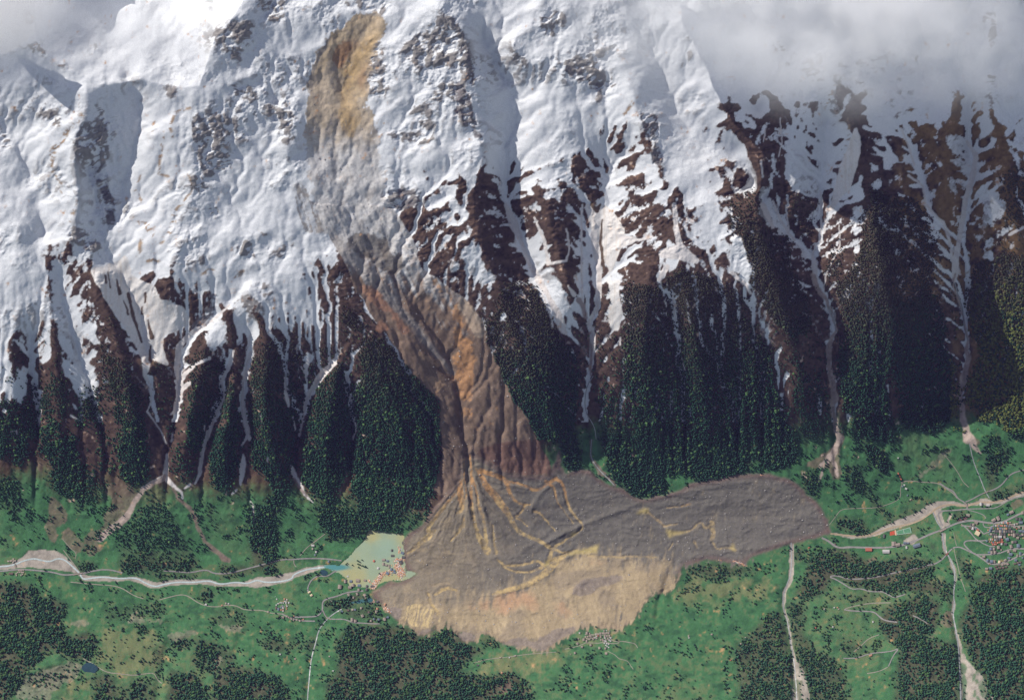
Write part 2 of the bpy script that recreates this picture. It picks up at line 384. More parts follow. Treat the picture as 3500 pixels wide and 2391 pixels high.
CLIFF = [c2((990,1290),(1220,1290),(1275,1380),(1140,1425),(1000,1395)), c2((1480,540),(1560,580),(1585,660),(1640,830),(1705,960),(1705,995),(1640,950),(1600,840),(1560,880),(1500,720)), c2((1490,110),(1560,220),(1580,330),(1620,450),(1645,610),(1610,600),(1570,440),(1530,330)),
 c3((960,770),(1060,780),(1105,850),(1080,960),(1135,1135),(1060,1120),(1040,1000),(1000,880)), c1((650,1210),(710,1230),(765,1330),(780,1540),(740,1588),(715,1460),(690,1330)), c5((1430,600),(1480,600),(1450,740),(1310,860),(1280,850),(1380,700)), c3((450,440),(560,450),(600,560),(800,560),(690,600),(640,620),(570,545),(460,520))]
TANLINE = [c1((555,780,6),(470,890,9),(390,980,8),(355,1050,10),(350,1140,7),(410,1230,5),(430,1330,3)), c1((1050,790,3),(1030,880,6),(1010,970,3)), c1((1110,900,4),(1090,1060,6),(1070,1170,4),(1140,1200,4)),
 c1((1300,735,4),(1200,760,6),(1155,840,7),(1170,930,5)), c1((960,1190,3),(915,1290,5),(970,1370,4)), c1((525,1360,2),(490,1440,8),(470,1500,4)), c1((910,1480,5),(1000,1520,9),(1030,1588,8)),
 c1((1280,1180,4),(1300,1310,3),(1200,1430,6),(1150,1580,8)), c5((960,230,6),(940,330,8),(940,400,3)), c5((1180,60,7),(1160,160,5),(1100,260,6)), c5((1000,380,8),(1080,380,4)), c5((1370,470,5),(1450,440,5)), c5((1600,500,5),(1650,450,7)),
 c4((715,550,4),(660,660,7),(640,720,5)), c4((790,800,4),(800,900,7),(760,1080,7)), c3((920,690,6),(870,780,7))]
BROWN = [c5((300,330),(380,290),(440,330),(560,420),(640,510),(740,680),(860,860),(940,1000),(985,1170),(900,1100),(800,960),(700,890),(650,800),(560,700),(465,600),(530,570),(510,520),(420,450),(330,390)),
 c5((150,820),(200,850),(192,1040),(185,1100),(120,1115),(128,950)), c5((262,735),(300,780),(335,900),(420,1000),(480,1180),(500,1290),(440,1200),(380,1080),(335,950)),
 c5((-500,1420),(0,1400),(170,1315),(190,1080),(200,1000),(230,960),(255,1100),(345,1100),(400,1150),(480,1240),(520,1345),(660,1265),(640,1100),(560,850),(600,760),(690,900),(800,1000),(960,1200),(1030,1060),(1080,1120),(1150,1110),(1170,1170),(1195,1250),(1180,1400),(1250,1330),(1330,1200),(1220,1100),(1210,1000),(1300,900),(1400,830),(1380,930),(1480,1000),(1540,970),(1530,800),(1560,900),(1620,780),(1690,940),(1760,1000),(1830,870),(1985,870),(1985,1700),(-500,1700)),
 c5((910,455),(1000,465),(1200,520),(1235,570),(1180,625),(1080,615),(1040,560),(940,535)), c5((1130,650),(1260,590),(1400,560),(1430,600),(1300,700),(1440,720),(1300,865),(1270,830),(1255,730)),
 c5((1100,900),(1255,835),(1245,900),(1185,980),(1165,1110),(1130,1050)), c5((780,470),(840,440),(850,490),(800,490)),
 c5((1560,700),(1600,620),(1640,640),(1580,760),(1560,830)),
 c6((-600,1000),(0,900),(130,880),(240,870),(340,870),(400,860),(500,810),(470,880),(560,910),(720,930),(690,820),(600,790),(680,740),(600,690),(580,600),(690,540),(490,490),(560,430),(640,420),(760,440),(640,320),(650,280),(760,400),(940,760),(1985,1500),(1985,1700),(-600,1700)),
 c2((1225,1095),(1400,1175),(1650,1265),(1480,1255),(1300,1180)), c2((1500,1290),(1620,1330),(1720,1190),(1840,1230),(1860,1600),(1640,1600),(1590,1420)), c2((1830,1180),(1880,1230),(1985,1400),(1985,1600),(1900,1600),(1850,1300)),
 c2((1090,1420),(1480,1460),(1560,1480),(1420,1600),(1150,1600)), c2((1820,1150),(1900,1095),(1960,1130),(1840,1170)),
 c6((1200,140),(1300,90),(1480,60),(1440,160),(1330,250),(1260,200)), c6((1220,200),(1330,250),(1290,300),(1500,260),(1540,300),(1540,400),(1690,540),(1790,600),(1830,700),(1985,900),(1985,1500),(1500,900),(1240,400)), c6((1610,0),(1850,0),(1870,200),(1985,400),(1985,900),(1800,600),(1770,480),(1720,380),(1680,250)), c6((1500,180),(1560,170),(1610,220),(1560,270),(1480,260)),
 c3((0,1190),(60,1260),(120,1380),(270,1500),(285,1600),(140,1600),(100,1450),(60,1400),(60,1600),(0,1600)),
 c3((180,1230),(290,1195),(315,1245),(200,1250)), c3((295,1110),(375,1100),(345,1135)), c3((175,1295),(345,1310),(345,1335)), c3((280,1430),(420,1375),(480,1400),(420,1450)), c3((330,1240),(520,1225),(525,1285),(400,1275)),
 c3((385,1315),(525,1330),(555,1600),(420,1600),(460,1450)), c3((525,1150),(600,1060),(710,1110),(695,1170),(625,1200),(612,1600),(558,1600),(565,1300)), c3((645,1250),(745,1110),(745,1200),(722,1400),(670,1445)),
 c3((755,860),(855,815),(800,900),(835,1000),(790,990)), c3((820,1060),(900,960),(990,895),(1000,1000),(900,1050),(960,1200),(1030,1300),(1055,1380),(1175,1400),(1185,1600),(830,1600),(795,1450),(900,1350),(870,1200)),
 c3((1200,1215),(1235,1300),(1275,1330),(1305,1450),(1335,1560),(1335,1600),(1205,1600),(1190,1350)), c3((1285,905),(1400,865),(1570,965),(1500,985),(1420,915)), c3((1465,955),(1600,1020),(1655,1115),(1560,1085)), c3((1360,980),(1420,1000),(1400,1020)),
 c3((1478,1095),(1515,1180),(1660,1130),(1785,1075),(1805,1300),(1860,1600),(1555,1600),(1540,1350),(1480,1190)), c3((1525,670),(1615,700),(1645,800),(1745,950),(1790,1060),(1700,1100),(1620,880)),
 c3((1730,640),(1790,640),(1850,700),(1880,610),(1905,800),(1925,1050),(1965,1600),(1870,1600),(1800,1200),(1815,1000),(1750,800)),
 c7((0,0),(50,0),(60,200),(160,300),(230,440),(300,600),(360,740),(480,870),(560,720),(480,620),(360,420),(330,240),(240,90),(100,0),(560,0),(580,300),(580,680),(640,790),(690,560),(700,300),(730,420),(780,500),(770,680),(760,830),(840,760),(830,600),(860,490),(840,380),(960,290),(1050,220),(1050,300),(1200,250),(1130,430),(1080,550),(1200,430),(1300,420),(1420,420),(1530,520),(1600,460),(1720,600),(1700,330),(1620,170),(1560,0),(1985,0),(1985,1600),(0,1600)),
 c7((860,200),(900,180),(1060,100),(1180,60),(1200,200),(1050,220),(880,270)), c7((1205,0),(1270,0),(1330,150),(1360,280),(1420,260),(1520,330),(1540,420),(1430,400),(1360,350),(1290,340),(1250,250),(1220,150)),
 c4((1180,880),(1300,850),(1560,860),(1690,815),(1640,920),(1720,910),(1830,950),(1985,840),(1985,1010),(1880,1000),(1720,920),(1985,1060),(1985,1600),(1830,1600),(1850,1420),(1760,1200),(1670,1130),(1655,1000),(1600,955),(1600,1080),(1640,1200),(1560,1450),(1440,1600),(1330,1400),(1250,1150)),
 c4((1515,770),(1590,640),(1605,760),(1630,825),(1540,825)), c4((740,580),(880,650),(930,720),(820,740),(870,790),(965,880),(1020,980),(1045,1050),(1000,1165),(930,1130),(950,1050),(880,980),(850,870),(770,700)),
 c4((1080,985),(1180,975),(1185,1150),(1260,1220),(1340,1400),(1385,1600),(855,1600),(870,1400),(940,1260),(880,1180),(900,1110),(1030,1170),(1130,1150)), c4((765,1095),(865,1095),(875,1235),(800,1245),(755,1170)), c4((600,790),(645,870),(695,880),(665,1000),(635,960)),
 c4((505,1010),(570,985),(595,1100),(540,1125)), c4((325,760),(385,745),(375,1000),(385,1200),(400,1310),(600,1285),(600,1600),(370,1600),(340,1300)), c4((395,700),(440,630),(465,820),(405,870)), c4((640,1600),(620,1300),(700,1200),(720,1260),(650,1450),(780,1400),(850,1250),(840,1400),(800,1600)),
 c4((1080,900),(1120,870),(1190,960),(1100,1000)), c4((1110,770),(1135,860),(1100,880)), c4((470,690),(550,690),(540,740),(490,740)),
 c8((0,-20),(1985,-20),(1985,1600),(0,1600))]
SNOWBACK = [c5((560,780),(600,790),(650,800),(660,900),(690,940),(620,960),(590,900)), c5((150,1100),(195,1090),(180,1300),(60,1300)), c5((330,370),(420,400),(480,480),(380,430)), c5((540,600),(640,680),(660,710),(560,650)), c5((500,1160),(600,1070),(640,1150),(660,1260),(540,1330),(520,1230)),
 c5((680,1190),(740,1200),(720,1230)), c5((370,1340),(480,1320),(420,1345)), c5((1400,860),(1530,780),(1530,950),(1440,970),(1390,920)), c5((460,980),(560,1000),(540,1070),(480,1060)),
 c6((440,1000),(560,1010),(500,1080)), c6((780,500),(850,600),(920,740),(960,800),(900,740),(840,620)), c6((1540,270),(1620,300),(1680,420),(1770,490),(1760,520),(1690,540),(1610,450),(1540,380)), c6((1450,430),(1510,380),(1520,430),(1480,470)), c6((1710,640),(1760,560),(1750,640)), c6((1790,720),(1880,730),(1850,800),(1800,800)),
 c8((0,180),(90,290),(130,430),(140,600),(100,540),(0,450)), c8((190,40),(230,-20),(280,100),(290,160),(240,140)), c8((650,50),(690,-20),(760,-20),(700,60)), c8((810,200),(830,20),(870,0),(860,150),(890,190),(830,230)), c8((820,350),(830,290),(880,240),(850,330)),
 c8((1720,130),(1780,20),(1860,-20),(1830,100),(1750,140)), c8((1605,130),(1640,95),(1655,120),(1620,155)), c8((1670,290),(1750,230),(1880,150),(1980,110),(1900,170),(1830,230),(1740,270)), c8((1615,300),(1640,260),(1630,290)), c8((1640,230),(1680,195),(1700,230),(1650,240)), c8((1690,340),(1750,310),(1790,360),(1740,395)), c8((1370,200),(1390,210),(1430,300),(1390,260)), c8((1440,340),(1455,420),(1435,370)), c8((1415,170),(1430,160),(1440,200)),
 c4((190,1265),(230,1290),(290,1550),(220,1500),(200,1400)), c4((380,960),(470,960),(500,1180),(530,1290),(420,1310),(370,1130)), c4((1190,880),(1260,900),(1220,950)), c4((1170,1000),(1220,1060),(1225,1140),(1180,1100)), c4((1480,900),(1600,920),(1600,1080),(1490,1040),(1440,960)), c4((1340,1000),(1370,1010),(1350,1030)),c4((1350,1090),(1460,1110),(1420,1130)), c4((1490,1080),(1630,1090),(1640,1160),(1520,1130)), c4((1470,1210),(1500,1180),(1560,1330),(1500,1300)),
 c4((1700,1350),(1800,1300),(1850,1400),(1830,1480),(1720,1540)), c4((1830,950),(1985,920),(1985,1030),(1880,990)), c4((1310,1390),(1350,1430),(1400,1490),(1440,1588),(1360,1520))]
DIRTY = [c5((860,330),(900,480),(1060,560),(1075,640),(1240,690),(1295,770),(1270,835),(1200,860),(1105,900),(1100,980),(1150,1110),(1020,1040),(990,1175),(960,1050),(860,860),(740,680),(640,520),(600,420),(700,420)),
 c7((600,0),(640,0),(740,0),(810,60),(860,170),(870,230),(980,230),(830,300),(810,400),(760,470),(700,300),(650,220)), c7((690,480),(780,510),(840,480),(815,620),(850,740),(815,860),(755,830),(770,640),(760,530)), c4((740,1100),(860,830),(880,1020),(800,1280),(740,1340),(660,1440),(700,1250))]
SNOWLINE = [c5((1560,680,3),(1430,790,5),(1280,880,8),(1215,960,10),(1200,1100,10),(1230,1240,11),(1190,1400,10),(1160,1420,3)), c5((1420,1040,6),(1330,1080,5),(1270,1130,7),(1230,1180,6)), c5((1280,1210,8),(1230,1260,6)), c5((1585,990,3),(1560,1080,7),(1500,1200,5),(1525,1290,4),(1440,1480,7),(1400,1588,7)), cL((1485,0,6),(1400,180,6),(1370,300,7),(1355,430,6),(1322,498,3)),
 c5((1700,1000,4),(1670,1130,7),(1645,1240,4),(1655,1440,8),(1690,1588,7)), cL((1650,0,5),(1690,150,6),(1640,250,3)), cL((1650,300,3),(1650,370,11),(1640,440,9),(1632,510,3)), c5((1930,1170,3),(1940,1250,5),(1960,1360,4)), cL((1700,620,2),(1718,650,2),(1720,800,2)),
 c6((520,1020,3),(490,1090,8),(488,1190,3)), c6((690,1070,6),(620,1120,12),(560,1200,11),(490,1320,8),(470,1430,4),(440,1560,4)), cB((190,0,3),(205,50,8),(240,110,6),(280,190,5),(340,250,2)), c6((345,1160,3),(345,1280,4),(370,1370,3)), c6((400,1430,3),(415,1530,2)), c6((450,1090,2),(480,1140,3)), c6((760,1150,3),(770,1190,5)), c6((785,1290,3),(795,1320,5)), c6((810,1430,3),(825,1510,4),(808,1588,3)),
 c5((985,1060,8),(985,1160,7),(1020,1220,3),(1030,1320,2),(1000,1400,3),(1050,1470,2)), cL((1135,300,4),(1125,380,8),(1120,450,8),(1140,480,9),(1180,520,6),(1235,560,4),(1242,600,3)), cL((1120,450,6),(1040,490,7),(970,530,5)), cL((1255,530,3),(1290,505,5)), cL((1575,570,3),(1605,545,4)), cL((1010,30,2),(1050,80,2),(1095,150,2),(1130,230,2)), cL((1170,160,4),(1160,210,3)), cL((70,150,2),(110,140,3),(115,165,2)), cL((275,0,3),(262,110,3)),cL((480,40,4),(525,60,3)), cL((1390,110,3),(1388,150,2)), cL((1765,40,3),(1770,70,2)), cL((1815,320,4),(1815,350,3)),
 c7((60,0,6),(110,130,16),(160,240,8),(220,400,8),(290,520,13),(340,610,8),(400,720,12),(440,830,14),(465,870,6)), c7((300,600,3),(360,740,3),(375,830,4)), c7((575,0,4),(570,300,4),(575,620,3),(590,720,2)), c7((650,200,12),(690,450,9),(690,600,9),(675,710,8),(620,800,8)), c7((620,800,7),(650,880,7),(655,970,7),(635,1060,6),(635,1120,3)), c7((835,900,3),(835,950,3)), c7((480,550,2),(520,610,8)), c7((455,600,2),(460,640,4)), c7((250,90,4),(320,240,5),(345,400,6),(470,380,4),(490,300,3),(470,160,3)), c7((1200,0,8),(1215,180,9),(1240,280,12)), c7((1130,330,16),(1240,320,28),(1350,380,10)), c7((1100,500,8),(1150,420,10)), c7((1190,590,2),(1195,690,3),(1210,780,2)), c7((1140,640,4),(1145,690,2)), c7((1145,730,3),(1148,760,2)), c7((1280,640,2),(1292,690,4)), c7((1290,730,4),(1308,800,3)), c7((1248,1040,2),(1275,1120,2)), c7((1295,1360,2),(1293,1375,2)), c7((1590,460,6),(1680,540,6),(1720,600,5)),c7((830,210,8),(960,240,5),(1050,210,4)),
 c7((1800,0,10),(1840,80,10),(1870,150,5)), c8((605,-20,3),(610,120,3),(605,250,3)), c8((635,100,4),(630,190,3)), c8((735,190,2),(735,280,2),(680,390,2),(640,480,2),(625,580,2)), c8((725,130,1),(735,190,2)),c8((280,-20,4),(330,90,4),(385,190,4),(430,240,3)), c8((370,0,2),(385,150,3),(390,200,2)), c8((1590,-20,9),(1560,130,8),(1540,280,8),(1520,370,12),(1520,460,12),(1508,520,6)), c8((1300,-20,6),(1400,90,4),(1440,120,6),(1475,240,4),(1500,360,4)), c8((1470,170,3),(1495,380,4)), c8((550,340,4),(565,420,10),(570,530,8)), c4((605,1300,3),(610,1450,3),(605,1600,3)), c4((200,1090,3),(215,1200,3)), c4((230,880,2),(215,960,2)), c4((1600,960,5),(1660,1050,9),(1640,1180,10),(1590,1350,9),(1560,1560,9)), c4((1150,870,3),(1200,980,3),(1240,1120,4)), c4((330,800,2),(345,960,2),(320,1060,2)), c4((1985,1540,5),(1890,1588,6)), c4((1200,1190,4),(1300,1260,3),(1320,1400,4)), c5((1860,640,3),(1870,760,4),(1820,870,3)), c5((1700,880,3),(1690,960,3))]
CHAN = [c8((560,480,9),(580,560,8),(620,620,8),(660,690,4),(690,760,3),(712,850,3),(680,900,8),(658,980,10),(655,1080,9),(690,1180,10),(698,1300,11),(690,1400,7),(735,1600,9)), cR((740,-10,8),(700,80,11),(650,140,12),(600,190,7)), cR((700,90,6),(695,160,7),(708,250,7)), cR((690,120,4),(620,210,4),(590,290,2)),
 c8((1520,480,5),(1508,530,4),(1540,620,3),(1575,800,3),(1605,920,5),(1600,1050,10),(1570,1200,11),(1525,1340,9),(1515,1360,3)), c8((1555,1290,6),(1575,1450,11),(1605,1600,14)), cR((1612,-10,13),(1650,50,10),(1690,90,4)), cL((1115,455,10),(1040,500,8),(960,540,9),(905,640,10),(865,720,11),(800,780,14),(720,830,13),(680,880,8)), cL((985,530,4),(920,600,3))]
CHAN2 = [cL((1180,530,5),(1240,620,6),(1305,690,7),(1345,800,6),(1390,890,6),(1440,940,8),(1500,990,9),(1545,1020,8)), c7((2010-1700,0,1),(1,1,1)) if False else cL((1300,500,4),(1285,540,3)), c7((620,860,5),(640,980,5),(625,1120,4),(640,1160,3)), cM((640,0,3),(630,120,4),(700,220,8),(790,310,5)), cB((215,90,5),(250,140,6),(290,200,4)), cB((575,0,3),(545,110,3),(515,210,3)), c7((560,640,10),(600,760,8))]
# dark slots in the dirty snow
SLOT = [c5((870,600,5),(900,740,6),(960,930,4)), c5((985,600,5),(985,660,3)), c5((965,690,3),(965,740,3)), c5((1005,780,2),(1030,900,8)), c5((790,510,3),(815,600,6)), c5((840,650,2),(870,740,4)), c5((715,480,4),(720,530,3)), c5((1020,960,3),(1015,1050,5),(1050,1080,8)), c5((730,450,2),(750,560,3)), c7((710,100,3),(700,250,5),(720,420,6)),c7((640,0,6),(670,40,8),(700,0,4))]
SLIDE = c6((560,0),(610,130),(660,250),(720,330),(760,420),(820,560),(900,700),(960,790),(1040,900),(1130,1010),(1180,1110),(1290,1230),(1390,1330),(1410,1600)) + cF((420,200),(380,500),(300,700),(450,800),(650,690),(700,520),(1000,460),(1300,480),(1900,560),(1985,500)) \
  + c6((1985,1440),(1900,1330),(1800,1110),(1720,960),(1690,790),(1580,640),(1480,580),(1360,480),(1260,420),(1230,250),(1180,170),(1100,50),(1000,0))
SLIDE_UP = c2((630,240),(560,390),(505,550),(495,700),(490,880),(490,1100),(540,1300),(570,1500),(600,1620),(1170,1620),(1130,1500),(1030,1340),(1020,1230),(985,1130),(985,1000),(960,870),(900,650),(920,520),(970,300),(1020,210),(1030,130),(960,90),(830,100),(780,110),(740,180))
SCAR = c2((650,230),(740,190),(780,110),(830,100),(960,110),(1025,140),(1020,210),(950,300),(930,420),(900,560),(880,680),(820,660),(860,800),(830,880),(800,960),(740,900),(710,740),(740,520),(690,440),(650,400),(600,480),(560,520),(520,560),(580,400),(630,330))
CAR = [c2((690,420),(770,280),(850,300),(780,380),(730,460)), c2((830,560),(880,460),(940,380),(910,500),(880,640)), c2((870,1010),(890,1090),(910,1100),(880,1000))]
OCH = [c2((740,480),(800,400),(860,300),(960,230),(1010,230),(960,330),(880,390),(840,500),(800,560),(770,640),(780,700),(760,740),(820,800),(840,850),(800,930),(740,880),(720,740),(730,560))]

up = sstep(0, 1, (DV-140)/120)
nz = fbm(PX/24, PY/30, 5, 40)
nz2 = fbm(PX/9, PY/9, 3, 44)
ledge = ridged(PX/42+.9*fbm(PX/50, PY/50, 3, 50), PY/17+PX/90+1.2*fbm(PX/60, PY/60, 3, 51), 4, 52)-.52
def rag(m, r, amp, thr=.5, s=.10):
    return sstep(thr-s, thr+s, blur(m, r)+amp*nz+amp*.5*nz2)
m_brown = polys(BROWN)
m_tail = np.where((DV > 150) & (PY > 1440), 1, 0).astype(np.float32)
m_brown = np.maximum(m_brown, m_tail)
conv = np.clip((ero-blur(ero, 7))/9.0, -1, 1)*sstep(250, 420, DV)
conv2 = np.clip((ero-blur(ero, 3))/3.0, -1, 1)
near = np.clip(blur(m_brown, 28)*4, 0, 1)
bb = blur(m_brown, 8)+.26*nz+.22*nz2+(.46*conv+.24*conv2)*(.22+.78*near)
bare = sstep(.42, .58, np.where(m_tail > 0, 1, bb))
back = rag(polys(SNOWBACK), 3, .6)
dirty = rag(polys(DIRTY), 2, .15)
snowl = strips(SNOWLINE, 2, 1.6)
slot = strips(SLOT, 2, 1.5)
chn = strips(CHAN, 1, 2.5); chn2 = strips(CHAN2, 1, 2.5)
g = rag(polys(GREY), 6, .2, .5, .3)
cliff = rag(polys(CLIFF), 3, .25)
tanl = strips(TANLINE, 1, 4)
# ------------------------------------------------------------------ valley floor covers
MTOP = [(-900,1590),(0,1590),(150,1600),(300,1650),(440,1660),(560,1640),(640,1650),(800,1670),(900,1650),(1000,1650),(1050,1690),(1200,1690),(1400,1740),(1500,1800),
        (2030,1420),(2200,1450),(2300,1480),(2450,1480),(2600,1450),(2800,1440),(2850,1400),(2950,1430),(3100,1430),(3240,1380),(3330,1340),(3500,1400),(4300,1430)]
mt = np.interp(GX, [p[0] for p in MTOP], [p[1] for p in MTOP])[None, :]
m_mead = sstep(-70, 70, PY-mt+55*nz+25*nz2+50*big)
TAN = cB((740,960),(830,935),(900,900),(960,945),(1100,925),(1200,905),(1300,930),(1420,910),(1560,865),(1780,822),(1900,750),(1990,690)) + cM((370,868),(450,798),(560,770),(720,800),(1000,822),(1195,815),(1180,1000),(1250,930),(1340,900),(1300,1100),(1150,1180),(900,1250),(700,1290),(300,1440),(100,1400),(0,1350)) + cB((1800,1222),(1600,1205),(1570,1145),(1450,1190),(1360,1195),(1290,1105),(1200,1110),(1080,1150),(990,1085),(900,1040))
DARKTOE = [cM((-180,1380),(60,1370),(170,1330),(230,1380),(330,1330),(380,1300),(540,1262),(560,1290),(400,1385),(300,1435),(100,1425)), cM((480,1060),(560,960),(700,930),(900,920),(860,960),(720,1000),(640,1060)), cB((740,960),(860,950),(960,960),(930,1060),(880,1030)), cB((1010,1100),(1200,1110),(1400,1130),(1460,1120),(1440,1180),(1360,1190),(1280,1110),(1080,1150))]
PINK = [cM((0,1040),(200,1015),(260,1100),(310,1220),(280,1230),(200,1100),(60,1180),(0,1160)), cM((360,1120),(470,1130),(560,1160),(500,1180),(400,1190)), cM((620,810),(730,820),(720,850),(620,850)), cB((1380,920),(1600,900),(1620,960),(1400,960)), cM((340,1200),(380,1230),(370,1260))]
STREAKY = cB((960,940),(1060,932),(1120,960),(1200,1000),(1215,1060),(1150,1100),(1000,1080),(940,1040))
OCHRE = [[(q[0], q[1], q[2]*.95) for q in p_] for p_ in [cF((820,210,3),(845,500,3),(830,700,5),(840,900,6),(880,1150,6),(960,1370,10),(1060,1520,14)), cF((850,520,3),(910,700,3),(940,920,4),(1010,1090,5),(1030,1280,5),(1030,1420,9)), cF((740,250,1.5),(742,560,2),(775,720,2),(760,800,3)),
 cF((900,400,4),(980,520,9),(1060,660,13),(1200,820,13),(1330,990,12),(1420,1180,7),(1500,1270,7),(1700,1350,6),(1920,1470,6)), cF((960,430,9),(1250,520,8),(1330,600,10),(1340,700,6),(1420,820,5),(1500,880,4),(1630,890,4)), cF((1570,890,4),(1500,1010,3),(1430,1060,4),(1530,1110,2),(1600,1180,2)),
 cF((1330,580,5),(1500,600,3),(1720,710,5),(1850,620,4),(1985,530,7)), cF((700,560,6),(680,720,11),(700,840,12),(720,960,7),(650,1010,4)), cF((610,740,4),(460,930,6),(340,1080,6),(240,1230,7),(310,1290,8),(150,1440,4),(20,1530,3)), cF((740,1050,3),(730,1180,7),(700,1200,9),(650,1290,3),(560,1380,2)), cF((1690,970,4),(1780,1010,3),(1850,1100,2),(1980,1250,2)), cF((1130,1170,2),(1150,1400,4),(1180,1540,6)),
 cM((330,290,7),(390,330,4),(400,420,3),(450,480,2),(515,570,2)), cM((400,270,6),(445,300,5),(470,420,4),(490,470,4),(540,540,3),(590,590,3),(540,640,3),(450,690,3),(370,745,6),(345,840,7)), cM((370,740,5),(460,775,3),(540,750,3)), cM((350,830,6),(420,800,5),(500,770,4)), cM((0,820,4),(60,860,4),(180,852,5),(270,820,4),(325,860,6)), cM((40,860,3),(100,898,3),(220,905,4),(300,870,5)),
 cM((1020,495,4),(1090,550,4),(1140,590,4)), cM((1130,590,3),(1220,575,2)), cM((1200,630,5),(1310,628,3),(1350,585,3),(1385,560,4),(1410,610,3),(1440,590,6)), cM((1455,570,9),(1470,640,7),(1455,680,8)), cM((1465,705,4),(1490,745,3),(1570,730,4),(1620,755,5)), cM((1335,690,5),(1355,735,3)), cM((1150,465,2),(1220,460,2),(1310,440,4)), cM((620,790,3),(750,800,4),(900,795,4),(1080,800,3)), cM((1160,750,2),(1190,700,2)),
 cB((1118,870,4),(1150,960,4),(1190,1000,6)), cB((1170,870,5),(1240,825,7),(1310,845,4)), cB((1160,440,6),(1080,500,5),(1020,560,3),(980,600,3)), cB((1560,868,4),(1700,845,4),(1790,815,6),(1900,750,8),(1980,670,10)), cM((0,1035,4),(130,1000,5),(250,960,8),(370,860,10),(460,790,5))]]
POOL = [cM((470,790),(520,758),(640,733),(692,708),(675,768),(560,778)), cM((488,652),(530,625),(547,640),(512,660)), cM((935,505),(1000,465),(1032,470),(1022,502)), cM((1138,608),(1220,625),(1300,632),(1200,650),(1170,672)), cM((1575,740),(1600,700),(1615,765)), cM((325,820),(350,830),(345,860),(320,860))]
GRAVEL = [cL((-700,1060),(0,1050),(90,1040),(150,1000),(190,955),(290,945),(380,955),(440,990),(500,1050),(550,1110),(600,1120),(800,1135),(920,1130),(1000,1155),(1060,1170),(1200,1150),(1420,1150),(1490,1175),(1640,1170),(1760,1130),(1860,1160),(1985,1130),(1985,1160),(1850,1190),(1740,1205),(1650,1195),(1500,1195),(1350,1180),(1150,1190),(1060,1212),(1000,1200),(940,1170),(880,1155),(740,1165),(570,1160),(520,1110),(400,1085),(180,1065),(0,1085),(-700,1100)),
 cB((0,760),(200,720),(290,690),(420,670),(430,690),(290,730),(150,790),(0,810)), cR((690,630),(800,650),(900,655),(960,630),(1100,560),(1250,500),(1330,450),(1390,420),(1500,420),(1590,440),(1700,410),(1800,420),(1985,350),(2200,280),(2200,310),(1985,380),(1830,440),(1740,430),(1600,460),(1480,450),(1380,480),(1240,570),(1100,610),(960,660),(820,675),(690,645)),
 cR((395,700),(425,700),(425,900),(415,960),(370,1040),(365,1150),(395,1250),(410,1380),(430,1470),(500,1588),(540,1800),(400,1800),(425,1588),(405,1450),(380,1260),(345,1150),(345,1040),(390,950)), cR((1380,490),(1420,470),(1440,560),(1460,590),(1420,610)), cR((1425,630),(1450,630),(1460,760),(1520,860),(1535,940),(1510,1040),(1525,1120),(1500,1200),(1530,1290),(1560,1400),(1600,1500),(1690,1588),(1800,1800),(1560,1800),(1545,1450),(1520,1330),(1490,1180),(1505,1040),(1510,930),(1470,800),(1430,740)), cV((860,600),(760,420),(740,380),(900,360),(840,480),(900,600)), cV((1000,400),(1020,400),(960,520),(1000,560),(900,600),(930,500)), cV((1380,200),(1520,220),(1560,300),(1480,310),(1380,270)), cR((1160,690),(1240,640),(1270,680),(1230,720))]
BROWNFAN = [cL((960,530),(1110,480),(1000,540),(900,640),(870,740),(780,800),(700,850),(620,920),(700,940),(640,1000),(590,990),(560,860),(700,780),(760,690),(880,600)), cL((740,500),(800,440),(860,520),(920,550),(830,660),(720,760),(690,740),(770,600),(700,560),(660,600)), cL((330,560),(440,650),(460,760),(380,820),(370,900),(330,900),(300,800),(330,700)), cL((1180,520),(1260,620),(1320,700),(1360,840),(1440,940),(1560,1010),(1560,1040),(1500,1020),(1400,920),(1330,820),(1300,700),(1200,600)), cL((430,820),(470,790),(520,850),(570,930),(540,980),(440,900)), cL((260,350),(290,350),(300,520),(280,520)),
 cR((490,170),(640,90),(720,10),(735,-160),(690,-240),(740,-250),(760,0),(730,100),(740,200),(720,300),(690,290),(650,180),(560,210)), cR((1590,-30),(1640,-20),(1700,20),(1640,80)), cR((900,810),(1010,790),(990,830),(920,840)), cR((740,880),(780,890),(760,920)), cR((1260,820),(1310,830),(1290,860)), cR((1410,1250),(1470,1150),(1500,1200),(1500,1290),(1430,1260)), cR((1300,1340),(1420,1280),(1400,1320),(1330,1360)), cR((1880,440),(1985,400),(1985,450),(1900,480)), cV((1060,520),(1120,450),(1200,440),(1180,480)), cR((1360,640),(1400,640),(1430,700)), cB((1590,1500),(1660,1460),(1720,1480),(1730,1510),(1640,1540))]
